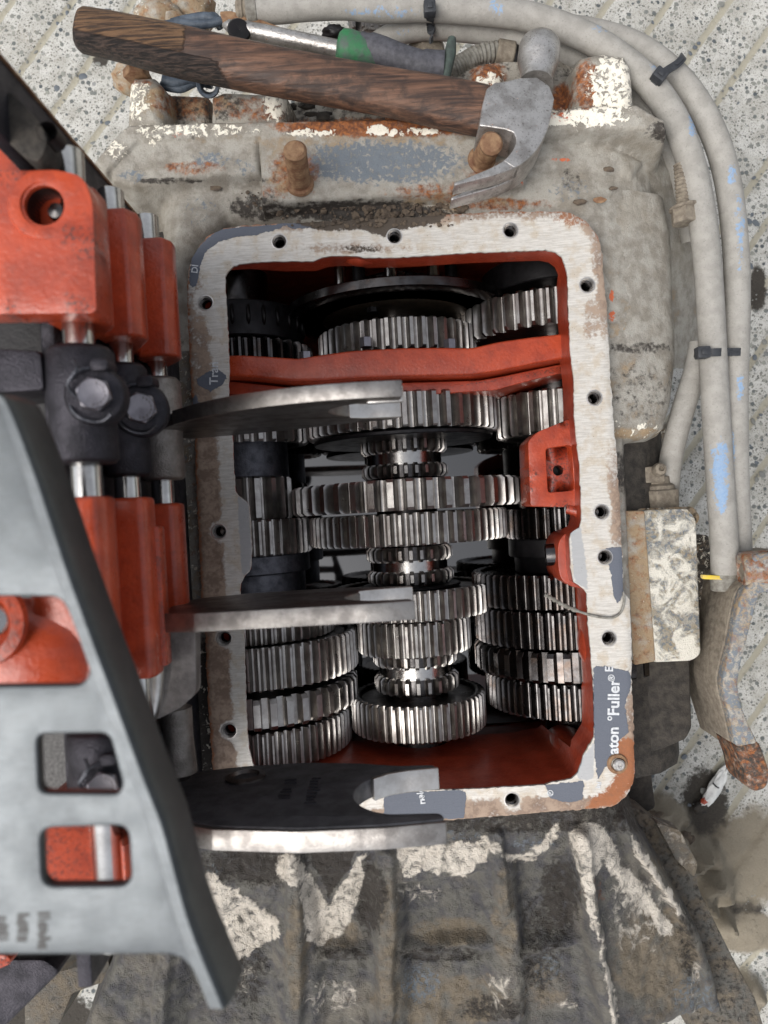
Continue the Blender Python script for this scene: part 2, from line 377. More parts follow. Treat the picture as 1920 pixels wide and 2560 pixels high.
# hammer head: worn bright steel with rust flecks
t = NT('worn_hammer_steel'); n1 = t.noise(2.5, 6, .65); n2 = t.noise(18, 4, .6); n3 = t.noise(6, 5, .7)
c = t.mix(t.ramp(n1, .38, .66), lin('#bfbcb9'), lin('#9a9692')); c = t.mix(t.math('MULTIPLY', t.ramp(n2, .56, .7), .6), c, lin('#5b5754')); c = t.mix(t.ramp(n3, .66, .71), c, lin('#9a5c2e'))
M['hammer'] = t.out(c, t.rng(n2, .3, .7, .26, .44), t.rng(n3, .64, .7, .8, .05), t.bump(t.math('ADD', n1, n2), 1.2), .5)
# hose: dusty grey rubber with blue scuffs (A.r)
t = NT('dusty_grey_hose'); A = t.attr('A'); n1 = t.noise(3, 5, .6); n2 = t.noise(20, 4, .6)
c = t.mix(t.ramp(n1, .35, .66), lin('#9f9c96'), lin('#918e88')); c = t.mix(t.math('MULTIPLY', t.ramp(n2, .56, .72), .4), c, lin('#6a665f'))
c, f = layer(t, c, A[0], t.mix(n2, lin('#6a8fb8'), lin('#98a8ba')), t.noise(7, 5, .7, dist=.5), 1.6, .1)
c = t.mix(t.ramp(t.voro(22), .1, .05), c, lin('#57534d'))
M['hose'] = t.out(c, .62, 0, t.bump(t.math('ADD', n1, n2), .8), .35)
# machined flange: A = brown rust, slate gasket, orange; B = bare grey machined, dirt, dark
t = NT('machined_flange'); A = t.attr('A'); B = t.attr('B'); n1 = t.noise(3, 6, .65); n2 = t.noise(12, 5, .65, dist=.5); n3 = t.noise(40, 3, .6)
br = t.noise(12, 5, .75, vec=t.stretch(.25, 2.2, 1)); br2 = t.noise(16, 4, .7, vec=t.stretch(2.4, .3, 1))
c = t.mix(t.ramp(br, .36, .66), lin('#d4d0c9'), lin('#bbb6ae')); c = t.mix(t.math('MULTIPLY', t.ramp(br2, .55, .72), .5), c, lin('#c9c1b2'))
c = t.mix(t.math('MULTIPLY', t.ramp(n1, .46, .66), .55), c, lin('#b7a68d'))
c, f0 = layer(t, c, B[0], t.mix(br, lin('#9fa0a1'), lin('#b9b9b9')), n2, .3, .2)
c, f1 = layer(t, c, A[0], t.mix(t.ramp(t.math('ADD', t.math('MULTIPLY', n1, .8), t.math('MULTIPLY', n2, .2)), .4, .62), lin('#7b6759'), lin('#a08c7b')), t.math('ADD', t.math('MULTIPLY', n1, .6), t.math('MULTIPLY', n2, .4)), 1.7, .2)
c, f2 = layer(t, c, A[2], t.mix(n2, lin('#a9643a'), lin('#7d5a44')), n2, 1.5, .22)
c, f3 = layer(t, c, A[1], t.mix(n3, lin('#565b66'), lin('#6a6e77')), n2, .8, .03)
c, f4 = layer(t, c, B[1], t.mix(n3, lin('#5d5247'), lin('#3f3831')), n2, 1.2, .14)
sp = t.ramp(t.math('ADD', t.voro(14), t.math('MULTIPLY', n3, .15)), .2, .15); c = t.mix(t.math('MULTIPLY', sp, t.ramp(n1, .5, .6)), c, lin('#3b342e'))
h = t.math('ADD', t.math('MULTIPLY', br, .4), t.math('MULTIPLY', n2, .4)); h = t.math('ADD', h, t.math('MULTIPLY', f3, .7)); h = t.math('ADD', h, t.math('MULTIPLY', f4, .5))
cover = t.math('MAXIMUM', t.math('MAXIMUM', f1, f3), f4)
M['flange'] = t.out(c, t.rng(cover, 0, 1, .45, .7), t.rng(cover, 0, 1, .18, 0), t.bump(h, 1.6), .4)
# concrete ground
t = NT('aggregate_concrete'); A = t.attr('A'); n1 = t.noise(1.1, 6, .6); n2 = t.noise(16, 4, .65)
v = t.voro(4.2); vc = t.n('ShaderNodeSeparateColor'); t.put(vc.inputs[0], t.voro(4.2, out='Color')); v2 = t.voro(8.5); vc2 = t.n('ShaderNodeSeparateColor'); t.put(vc2.inputs[0], t.voro(9.5, out='Color'))
c = t.mix(t.ramp(n1, .35, .65), lin('#c0bfba'), lin('#a6a49d')); c = t.mix(t.ramp(n2, .55, .75), c, lin('#a19b8e'))
st = t.mix(vc.outputs[1], lin('#4c5256'), lin('#8f9088')); st2 = t.mix(vc2.outputs[1], lin('#50524f'), lin('#8a887f'))
f2 = t.math('MULTIPLY', t.ramp(t.math('ADD', v2, t.math('MULTIPLY', n2, .2)), .46, .38), t.ramp(vc2.outputs[0], .22, .3)); c = t.mix(f2, c, st2); v3 = t.voro(19); c = t.mix(t.math('MULTIPLY', t.ramp(v3, .36, .28), .8), c, st2)
f1 = t.math('MULTIPLY', t.ramp(t.math('ADD', v, t.math('MULTIPLY', n2, .15)), .46, .38), t.ramp(vc.outputs[0], .42, .47)); c = t.mix(f1, c, st)
c, fg = layer(t, c, A[0], t.mix(n2, lin('#a9a598'), lin('#95907f')), n2, .4, .2)
c, fs = layer(t, c, A[1], t.mix(n2, lin('#2a2724'), lin('#4f4a43')), t.noise(5, 6, .7), 1.3, .22)
c, fm = layer(t, c, A[2], t.mix(n2, lin('#8d8576'), lin('#726a5c')), t.noise(2, 6, .65), .9, .25)
h = t.math('ADD', t.math('MULTIPLY', f1, .5), t.math('MULTIPLY', n2, .7))
M['concrete'] = t.out(c, .85, 0, t.bump(h, 3), .3)
# ---------------------------------------------------------------- ground
ZG = -1050.0
gx = np.concatenate([[-9000, -5000, -3000, -2200], np.arange(-1750, 1750, 11), [1750, 2200, 3000, 5000, 9000]])
gy = np.concatenate([[-9000, -5500, -3400, -2600], np.arange(-2200, 2200, 11), [2200, 2600, 3400, 5500, 9000]])
GX, GY = np.meshgrid(gx, gy); gpx, gpy = PX(GX, GY, np.full(GX.shape, ZG))
ga = math.radians(51)   # direction of the grooves
u_ = GX*math.sin(ga)-GY*math.cos(ga); u0 = XY(1678, 0, ZG); u0 = u0[0]*math.sin(ga)-u0[1]*math.cos(ga)
per = np.where(u_ > 300, 136.0, 190.0); q = ((u_-u0+3*vnoise(GX/60, GY/60, 3)+per/2) % per)-per/2
groove = sstep(17, 8, np.abs(q))*(np.abs(GX) < 2500)
hz = -9*groove+3.2*fbm(GX, GY, 30, 3, 5)+8*fbm(GX, GY, 300, 2, 9)-6
def blob(px, py, cx, cy, rx, ry=None, s=.5):
    ry = ry or rx; r = np.sqrt(((px-cx)/rx)**2+((py-cy)/ry)**2); return sstep(1+s, 1-s, r)
stain = np.zeros(GX.shape)
for a in ((1760, 2030, 60, 110), (1700, 2110, 150, 60), (1790, 2170, 60, 60), (1650, 2080, 80, 70), (1895, 720, 22, 60), (1840, 2290, 70, 60), (250, 150, 22, 16), (1560, 2010, 60, 80), (120, 2540, 120, 60)): stain = np.maximum(stain, blob(gpx, gpy, *a))
mudm = np.maximum(np.maximum(blob(gpx, gpy, 1880, 2140, 110, 120), blob(gpx, gpy, 1860, 2330, 120, 50)), .3*blob(gpx, gpy, 60, 110, 130, 90))
hz += 30*mudm*fbm(GX, GY, 90, 4, 77)
for cx_, cy_, r_ in ((1650, 2050, 70), (1740, 2150, 70), (1700, 2120, 60), (1780, 2215, 60), (1722, 2240, 60), (1690, 2270, 70), (1800, 2300, 40), (1850, 2480, 60)):
    hz += 75*blob(gpx+30*(fbm(GX, GY, 70, 3, 5)-.5), gpy+30*(fbm(GX, GY, 70, 3, 6)-.5), cx_, cy_, r_*.8, r_*.7, .4)*(.6+.8*fbm(GX, GY, 40, 3, 88)); mudm = np.maximum(mudm, .9*blob(gpx, gpy, cx_, cy_, r_))
nx, ny = len(gx), len(gy)
gf = [(j*nx+i, j*nx+i+1, (j+1)*nx+i+1, (j+1)*nx+i) for j in range(ny-1) for i in range(nx-1)]
ground = obj('ground', (np.stack([GX.ravel(), GY.ravel(), (ZG+hz).ravel()], 1), gf), M['concrete'], kind='structure', recalc=False,
             attrs={'A': np.stack([groove.ravel(), stain.ravel(), mudm.ravel(), np.ones(GX.size)], 1)})
# exposed stones of the concrete: the largest one by one, the rest as stuff
def stone(seed):
    return MB().ball((0, 0, 0), (1, .72+.2*(seed % 3)/2, .3), seed, .12, 2)
stm = [mesh('pebble', stone(k).v, stone(k).f, M['pebble'])[0] for k in range(4)]
cand = []
vis = [(0, 330, 0, 420, 1), (560, 1320, 40, 300, .5), (1560, 1920, 0, 500, 1), (1820, 1920, 480, 1500, 1), (1600, 1800, 1650, 2060, 1), (1840, 1920, 2180, 2560, .6), (100, 330, 380, 480, 1)]
for x0, x1, y0, y1, dn in vis:
    for k in range(int((x1-x0)*(y1-y0)/520*dn)):
        px, py = RNG.uniform(x0, x1), RNG.uniform(y0, y1)
        r = float(np.clip(RNG.lognormal(1.75 if px < 700 else 1.5, .5), 3.5, 26))*1.25
        cand.append((r, *XY(px, py, ZG)))
cand.sort(reverse=True); pb = MB(); kept = []; npeb = 0; rg = random.Random(3)
for r, x, y in cand:
    if any(abs(x-a)+abs(y-b) < r+q for q, a, b in kept[:400]): continue
    kept.append((r, x, y))
    z = ZG-3
    if npeb < 300:
        o = bpy.data.objects.new('pebble', stm[npeb % 4]); C.objects.link(o); place(o, (x, y, z), ground); k = r*rg.uniform(.9, 1.1)
        o.scale = (k, k*rg.uniform(.7, 1), k*.8); o.rotation_euler = (0, 0, rg.uniform(0, 6.3)); npeb += 1
    else:
        a = rg.uniform(0, 6.3); n = 6; o = len(pb.v)
        ring = [(x+r*math.cos(a+k*6.283/n)*rg.uniform(.7, 1.1), y+r*.85*math.sin(a+k*6.283/n)*rg.uniform(.7, 1.1), z) for k in range(n)]
        top = [(x+(p[0]-x)*.6, y+(p[1]-y)*.6, z+r*.3) for p in ring]
        pb.v += ring+top; pb.f += [tuple(range(o+n, o+2*n))]+[(o+k, o+(k+1) % n, o+n+(k+1) % n, o+n+k) for k in range(n)]
obj('small_pebbles', pb, M['pebble'], ground, kind='stuff', smooth=70)
# stray loop of mesh scale: pebble meshes are unit-sized in u already
# ---------------------------------------------------------------- gearbox housing
house = thing('gearbox_housing', (70, 0, 0), 'opened truck gearbox housing in weathered grey paint with a bare machined cover face', 'gearbox')
INN = [(563,692),(569,679),(583,666),(606,658),(682,653),(782,652),(803,644),(831,639),(891,639),(914,644),(1000,643),(1186,631),(1364,625),(1388,630),(1405,643),(1413,662),(1418,682),(1420,722),(1420,770),(1424,807),(1425,874),(1429,898),(1435,959),(1436,1039),(1439,1075),(1450,1173),(1454,1300),(1448,1318),(1428,1332),(1424,1347),(1428,1426),(1434,1455),(1461,1473),(1466,1484),(1468,1520),(1470,1560),(1477,1631),(1483,1703),(1486,1812),(1485,1844),(1468,1873),(1458,1888),(1454,1909),(1441,1938),(1428,1948),(1383,1955),(1362,1962),(1181,1973),(1054,1976),(850,1988),(720,1994),(680,1985),(652,1960),(639,1932),(624,1878),(619,1842),(617,1806),(613,1697),(610,1574),(600,1491),(602,1459),(611,1441),(627,1423),(630,1372),(624,1274),(619,1256),(595,1238),(589,1227),(584,1173),(582,1097),(571,992),(573,920),(570,830),(564,740)]
OUT = [(467,706),(471,672),(479,646),(498,613),(523,586),(559,570),(616,562),(722,557),(1108,537),(1236,528),(1405,527),(1435,535),(1472,557),(1496,591),(1506,628),(1510,689),(1518,773),(1526,925),(1533,1026),(1542,1137),(1550,1245),(1555,1354),(1559,1426),(1560,1480),(1576,1502),(1581,1657),(1579,1677),(1585,1796),(1588,1932),(1584,1962),(1571,1986),(1545,2012),(1520,2021),(1362,2032),(1181,2047),(1000,2063),(850,2076),(640,2086),(590,2078),(556,2050),(540,2005),(530,1914),(525,1842),(516,1697),(512,1574),(502,1491),(499,1390),(491,1238),(486,1097),(480,1017),(473,901),(468,780)]
HOLES = [(697,603),(985,590),(1275,575),(1467,712),(1485,994),(1503,1279),(1511,1392),(1521,1595),(853,2027),(1279,1999),(513,756),(547,1328),(560,1595),(572,1826)]
inn = resample(P2(INN), 9); outl = resample(P2(OUT), 9); rgh = np.random.default_rng(5)
inn = [(x+rgh.normal(0, .7), y+rgh.normal(0, .7)) for x, y in inn]; outl = [(x+rgh.normal(0, 1), y+rgh.normal(0, 1)) for x, y in outl]
HR = 17.5
hol = [circle(*XY(x+1, y+1), HR, 20) for x, y in HOLES]
V, T, L = cdt(outl, [inn]+hol, 8.5)
n = len(V); fx, fy = PX(V[:, 0], V[:, 1], np.zeros(n))
dO = -sdf(V[:, 0], V[:, 1], outl); dI = sdf(V[:, 0], V[:, 1], inn)
zf = -4.0*np.exp(-dO/3.5)*(dO < 14)
vs_ = np.concatenate([np.c_[V, zf], np.c_[V[L[0]], np.full(len(L[0]), -46.)], np.c_[V[L[1]], np.full(len(L[1]), -7.)]])
fs_ = [tuple(map(int, t)) for t in T]
o0 = n; m = len(L[0]); fs_ += [(L[0][i], L[0][(i+1) % m], o0+(i+1) % m, o0+i) for i in range(m)]
o1 = n+m; m1 = len(L[1]); fs_ += [(L[1][(i+1) % m1], L[1][i], o1+i, o1+(i+1) % m1) for i in range(m1)]
fx, fy = PX(vs_[:, 0], vs_[:, 1], np.zeros(len(vs_)))
dO = np.concatenate([dO, np.zeros(m), np.full(m1, 90)]); dI = np.concatenate([dI, np.full(m, 90), np.zeros(m1)])
def pm(px, py, polys, soft=6):
    r = np.zeros(px.shape)
    for p in polys: r = np.maximum(r, sstep(soft, -soft, sdf(px, py, p)))
    return r
gask = pm(fx, fy, [[(472,700),(476,648),(500,610),(545,572),(720,556),(700,572),(640,588),(590,592),(545,606),(512,632),(500,672),(492,712),(480,720)],
  [(487,952),(515,933),(540,920),(569,940),(556,962),(528,978),(500,966)], [(1512,1372),(1556,1366),(1560,1480),(1546,1512),(1534,1490),(1526,1430)],
  [(1483,1664),(1530,1668),(1577,1680),(1580,1708),(1562,1760),(1572,1830),(1548,1850),(1534,1890),(1506,1930),(1494,1950),(1486,1890),(1484,1760)],
  [(1362,1962),(1460,1952),(1456,1998),(1424,2008),(1376,1996)], [(958,1984),(1150,1974),(1166,1982),(1160,2046),(962,2064)], [(478,1000),(490,985),(500,1010),(488,1030)], [(700,556),(800,550),(790,570),(730,572)]], 5)
bare = pm(fx, fy, [[(594,1238),(622,1258),(630,1374),(626,1424),(606,1444),(598,1330)], [(1426,1332),(1452,1316),(1464,1400),(1470,1474),(1436,1456)], [(1440,1944),(1458,1890),(1485,1850),(1484,1948),(1462,1952)]], 4)
brown = np.zeros(len(vs_))
lft = (fx < 660) & (fy > 820)
brown = np.where(lft, 1.0*sstep(78, 40, dO)*(.68+.5*sstep(900, 1400, fy)), brown)
brown = np.maximum(brown, .7*sstep(46, 14, dO)*((fx > 1470))*(.6+.5*np.sin(fy/90)))
brown = np.maximum(brown, .75*sstep(70, 30, dO)*(fy > 1990)); brown = np.maximum(brown, .6*sstep(40, 12, dO)*(fy < 640))
brown = np.maximum(brown, .55*blob(fx, fy, 1480, 800, 26, 70)); brown = np.maximum(brown, .6*blob(fx, fy, 490, 850, 30, 190)); brown = np.maximum(brown, .5*blob(fx, fy, 880, 620, 160, 18))
for hx, hy in HOLES: brown = brown*(1-.8*blob(fx, fy, hx, hy, 26))
orange = .9*pm(fx, fy, [[(1540,1850),(1575,1840),(1592,1860),(1590,1962),(1540,2016),(1462,2026),(1476,1996),(1516,1974),(1545,1930)]], 14)
orange = np.maximum(orange, .62*sstep(14, 3, dO)*(fx < 560)); orange = np.maximum(orange, .55*sstep(12, 2, dO)*(fy < 600)); orange = np.maximum(orange, .5*blob(fx, fy, 1440, 545, 60, 22))
dirt = np.maximum(.95*pm(fx, fy, [[(700,540),(1130,520),(1100,556),(1010,574),(960,592),(900,574),(820,578),(760,566)]], 10), .55*blob(fx, fy, 900, 622, 60, 12))
one = np.ones(len(vs_)); zer = np.zeros(len(vs_))
flange = obj('cover_face', (vs_, fs_), M['flange'], house, attrs={'A': np.stack([brown, gask, orange, one], 1), 'B': np.stack([bare, dirt, zer, one], 1)}, smooth=35)
# threaded bolt holes
prof = [(HR+.3, .4), (HR+.3, -.6), (13.8, -6)]
for k in range(14): prof += [(13.8, -7-k*4), (11.6, -9-k*4)]
prof += [(11.6, -66), (.5, -68)]
bh = MB().lathe([(HR+3, .35), (HR+.5, .5), (13.9, -6)], (0, 0, 0), (0, 0, 1), 24, False)
bt = MB().lathe(prof[2:], (0, 0, 0), (0, 0, 1), 24, False)
mh, ch_ = mesh('bolt_hole', bt.v, bt.f, M['gear_dark'], recalc=False); mr, cr_ = mesh('hole_lip', bh.v, bh.f, M['fork_pad'], recalc=False)
for x, y in HOLES:
    X, Y = XY(x+1, y+1); o = bpy.data.objects.new('bolt_hole', mh); C.objects.link(o); place(o, (X, Y, ch_[2]), house)
    q = bpy.data.objects.new('hole_lip', mr); C.objects.link(q); place(q, (X, Y, cr_[2]), o)
X, Y = XY(1545, 1910)
d_ = obj('locating_dowel', MB().lathe([(15, -8), (15, 10), (12, 13), (4, 13), (3, 10)], (X, Y, 0), (0, 0, 1), 24), M['hammer'], house, label='bright dowel pin standing in the rusty corner')
obj('dowel_collar', MB().lathe([(26, .5), (24, 5), (18, 6), (15.2, 3)], (X-2, Y+1, 0), (0, 0, 1), 24, False), M['rust'], d_)
# gasket print left on the face
def lettering(txt, px, py, size, ang, z=1.0, parent=flange, ext=.4, off=.0):
    cu = bpy.data.curves.new('gasket_print', 'FONT'); cu.body = txt; cu.size = size*S; cu.align_x = 'LEFT'; cu.offset = off*S; cu.extrude = ext*S
    ob = bpy.data.objects.new('tmp', cu); C.objects.link(ob); dg = bpy.context.evaluated_depsgraph_get()
    me = bpy.data.meshes.new_from_object(ob.evaluated_get(dg)); bpy.data.objects.remove(ob)
    me.materials.clear(); me.materials.append(M['letter']); o = bpy.data.objects.new('gasket_print', me); C.objects.link(o)
    place(o, P(px, py, z), parent); o.location.z = (z-WL[parent][2])*S; o.rotation_euler = (0, 0, math.radians(ang)); return o
lettering('Tran', 544, 962, 30, 86, off=.5)
lettering('aton', 1545, 1886, 38, 86, off=1.0); lettering('°', 1548, 1804, 40, 86, off=.5); lettering('Fuller', 1547, 1790, 40, 86, off=1.0); lettering('®', 1536, 1703, 22, 86, off=.3)
lettering('E', 1532, 1680, 28, 86, off=.6); lettering('DI', 493, 684, 22, 80, off=.3); lettering('E', 1050, 2010, 28, 3, off=.5); lettering('ole', 1060, 1998, 24, 3+90, off=.4); lettering('®', 1383, 1990, 20, 88, off=.3); lettering('ini', 1500, 1972, 18, 75, off=.4)
# ---------------------------------------------------------------- inner faces and cavity
iv = P2(INN); iv = resample(iv, 22); nn = len(iv); mb = MB(); rows = []
cx0, cy0 = XY(1015, 1300)
def lower(x, y, k):
    px, py = PX(np.array(x), np.array(y), np.array(0.)); 
    if py > 1925 and px > 660: return (x, y+10*k, -7-k*400)
    if px < 700: return (x-60*k-6, y, -7-40*k)
    return (x+2*k, y+2*k, -7-k*(115 if py > 680 else 78))
for k in (0, .12, .5, 1): rows.append([(x, y, -6.5) if k == 0 else lower(x, y, k) for x, y in iv])
vs_ = [p for r in rows for p in r]; fs_ = [(r*nn+i, r*nn+(i+1) % nn, (r+1)*nn+(i+1) % nn, (r+1)*nn+i) for r in range(3) for i in range(nn)]
obj('inner_wall', (vs_, fs_), M['red_in'], house, smooth=50)
sec = [(612,-122),(690,-150),(760,-215),(800,-300),(812,-480),(780,-700),(620,-930),(-480,-930),(-690,-700),(-752,-480),(-735,-350),(-660,-200),(-560,-125),(-505,-110)]
k_ = len(sec); vs_ = [(x, -735, z) for x, z in sec]+[(x, 765, z) for x, z in sec]
fs_ = [(i, i+1, k_+i+1, k_+i) for i in range(k_-1)]+[tuple(range(k_)), tuple(range(2*k_-1, k_-1, -1))]
obj('case_interior', (vs_, fs_), M['red_in'], house, recalc=False, smooth=50)
vs_ = [(x+(14 if x > 70 else -14), -745, z+6 if z > -500 else z-10) for x, z in sec]; vs_ += [(x, 775, z) for x, y, z in vs_]
obj('case_shell', (vs_, [(i, i+1, k_+i+1, k_+i) for i in range(k_-1)]), M['mud'], house, recalc=False, smooth=50)
oil = obj('oil_pool', MB().add([(-700, -730, -640), (835, -730, -640), (835, 420, -640), (-700, 420, -640)], [(0, 1, 2, 3)]), M['oil'], None, kind='structure', recalc=False)
# red cross web between the two gear compartments
ZW = -95
wt = [(540,889),(600,887),(660,890),(745,896),(790,888),(880,876),(1000,869),(1100,868),(1180,869),(1250,853),(1330,842),(1420,832),(1450,830)]
wb = [(1450,890),(1425,893),(1330,910),(1240,928),(1180,936),(1100,938),(1000,940),(900,944),(800,952),(720,953),(640,944),(573,940),(540,940)]
wp = P2(wt, ZW)+P2(wb, ZW)
obj('cross_web', MB().prism(rounded(wp, 10, 2), -760, ZW), M['red'], house, bevel=12, seg=3, smooth=60)
obj('web_fillet', MB().prism(rounded(P2([(545,950),(720,968),(800,966),(1000,957),(1200,951),(1260,940),(1330,925),(1430,905),(1440,925),(1330,950),(1240,975),(1000,990),(720,990),(545,985)], -150), 12, 2), -760, -150), M['red_in'], house, bevel=14, seg=3, smooth=60)
# bosses of the end wall
for (px, py, z, rx, ry) in ((1440, 1905, -190, 62, 70), (1185, 1935, -330, 50, 46), (760, 1960, -330, 70, 46)):
    X, Y = XY(px, py, z); mb = MB().ball((X, Y, z-60), (rx, ry, 190), 3, 0, 3); obj('wall_boss', mb, M['red_in'], house, smooth=80)
for (px, py, z, r) in ((905, 632, -30, 30), (1280, 624, -40, 20)):
    X, Y = XY(px, py, z); obj('wall_boss', MB().ball((X, Y, z-20), (r*1.7, r*.9, 36), 5, 0, 3), M['red_in'], house, smooth=80)
# idler bracket with its pocket
bo = rounded(P2([(1462,1035),(1437,1042),(1345,1079),(1320,1103),(1326,1266),(1462,1268)], -62), 8, 2)
ho = rounded(P2([(1364,1121),(1428,1112),(1436,1226),(1370,1232)], -62), 8, 3)
br_ = obj('idler_bracket', plate(resample(bo, 14), [resample(ho, 12)], -190, -62, 26), M['red'], house, bevel=5, seg=2, smooth=50)
po = P2([(1350,1108),(1440,1100),(1446,1240),(1356,1246)], -108)
obj('pocket_floor', plate(resample(po, 14), [circle(*XY(1395, 1176, -108), 14, 20)], -140, -108), M['red_in'], br_)
obj('pocket_hole', MB().lathe([(14, 0), (14, -60), (.5, -60)], (*XY(1395, 1176, -108), -108.5), (0, 0, 1), 20, False), M['void'], br_, recalc=False)
# boss and reverse idler pin on the right wall
bo = rounded(P2([(1462,1322),(1432,1326),(1406,1338),(1394,1362),(1396,1425),(1404,1452),(1432,1468),(1470,1474)], -52), 12, 3)
bs = obj('pin_boss', MB().prism(bo, -200, -52), M['red_in'], house, bevel=10, seg=3, smooth=60)
pa, pb_ = P(1362, 1388, -112), P(1420, 1384, -100)
obj('idler_pin', MB().cyl(pa, pb_, 29, 28, ch=4), M['gear_dark'], bs)
obj('pin_socket', MB().lathe([(34, 0), (40, 3), (40, 10), (34, 12)], P(1402, 1386, -104), Vector(pb_)-Vector(pa), 24, False), M['red_in'], bs)
obj('side_lug', MB().ball((*XY(1474, 1610, -80), -90), (26, 62, 70), 2, 0, 3), M['red_in'], house, smooth=80)
obj('cast_ridge', MB().tube([P(1418, 1272, -70), P(1445, 1280, -60), P(1453, 1300, -60), P(1446, 1322, -62)], 13, 10), M['red_in'], house)
# ---------------------------------------------------------------- outer castings (height fields over world XY, in the box's own frame)
def field(name, x0, x1, y0, y1, step, hfun, mat, masks, parent, zmin=-900, hole=None, zn=0):
    gx, gy = np.arange(x0, x1+step, step), np.arange(y0, y1+step, step); X, Y = np.meshgrid(gx, gy)
    Z = hfun(X, Y); dead = Z < zmin; Z = np.maximum(Z, zmin)
    if hole is not None: dead = dead | (sdf(X, Y, hole) < -6)
    nx = len(gx); ny = len(gy); fs = []
    alive = ~(dead[:-1, :-1] & dead[1:, :-1] & dead[:-1, 1:] & dead[1:, 1:])
    for j, i in zip(*np.nonzero(alive)): fs.append((j*nx+i, j*nx+i+1, (j+1)*nx+i+1, (j+1)*nx+i))
    used = np.zeros(nx*ny, bool); fa = np.array(fs); used[fa.ravel()] = True; mp = np.cumsum(used)-1
    v = np.stack([X.ravel(), Y.ravel(), Z.ravel()], 1)[used]; fs = [tuple(r) for r in mp[fa].tolist()]
    px, py = PX(v[:, 0], v[:, 1], v[:, 2]); A, B = masks(px, py, v)
    return obj(name, (v, fs), mat, parent, attrs={'A': A, 'B': B}, recalc=False, smooth=70)
def feat(X, Y, poly, z, top, r=14, slope=6.0):
    d = sdf(X, Y, P2(poly, z) if poly is not None else None)
    rr = np.clip(-d, 0, r); e = r-np.sqrt(np.maximum(r*r-(r-rr)**2, 0))
    return np.where(d < 0, top-e, top-r-d*slope)
# upper (bell-housing side) casting
def h_up(X, Y):
    n1 = fbm(X, Y, 40, 4, 1); n2 = fbm(X, Y, 12, 3, 2)
    base = -40-.0012*np.maximum(0, np.abs(X-30)-470)**2*(np.abs(X-30) > 470)
    h = feat(X, Y, [(330,420),(480,350),(1590,342),(1640,358),(1680,392),(1708,440),(1728,510),(1742,620),(1750,740),(1748,820),(1735,862),(1700,885),(1480,900),(1480,700),(560,540),(460,640),(452,1010),(380,1010),(380,560)], -30, base, 90, 3.2)
    h = smax(h, feat(X, Y, [(270,400),(330,345),(650,340),(650,440),(480,446),(330,470),(280,455)], -6, -2-.05*np.abs(X+300)*0, 16, 1.6), 10)     # left shoulder
    h = smax(h, feat(X, Y, [(1300,330),(1560,335),(1640,370),(1600,420),(1500,412),(1300,404)], -20, -26-.0006*np.maximum(0, X-420)**2, 30, .35), 26)
    h = np.maximum(h, feat(X, Y, [(650,342),(1120,330),(1318,330),(1312,452),(1180,480),(900,494),(656,508)], 4, 5, 5, 5))            # stud pad
    rim = [(235,405),(300,330),(322,312),(560,306),(900,300),(1180,296),(1330,300),(1440,268),(1590,262),(1660,300),(1668,330),(1560,322),(1330,328),(1180,338),(900,338),(560,346),(345,352),(262,432)]
    h = np.maximum(h, feat(X, Y, rim, 6, 8, 6, 4))
    for poly, z, top, r in (([(318,205),(330,186),(385,186),(410,215),(418,330),(312,330)], -60, -52, 40), ([(420,235),(520,240),(530,330),(412,330)], -160, -150, 25), ([(528,240),(560,228),(715,232),(716,320),(526,320)], -80, -70, 30),
        ([(1170,190),(1190,156),(1240,152),(1262,180),(1262,310),(1170,310)], -60, -52, 38), ([(1375,215),(1440,200),(1445,300),(1370,300)], -150, -140, 20),
        ([(1438,160),(1452,138),(1510,126),(1565,134),(1582,165),(1592,290),(1440,290)], -22, -16, 34)):
        h = smax(h, feat(X, Y, poly, z, top, r, 8), 10)
    return h+5*(n1-.5)+3.0*(n2-.5)
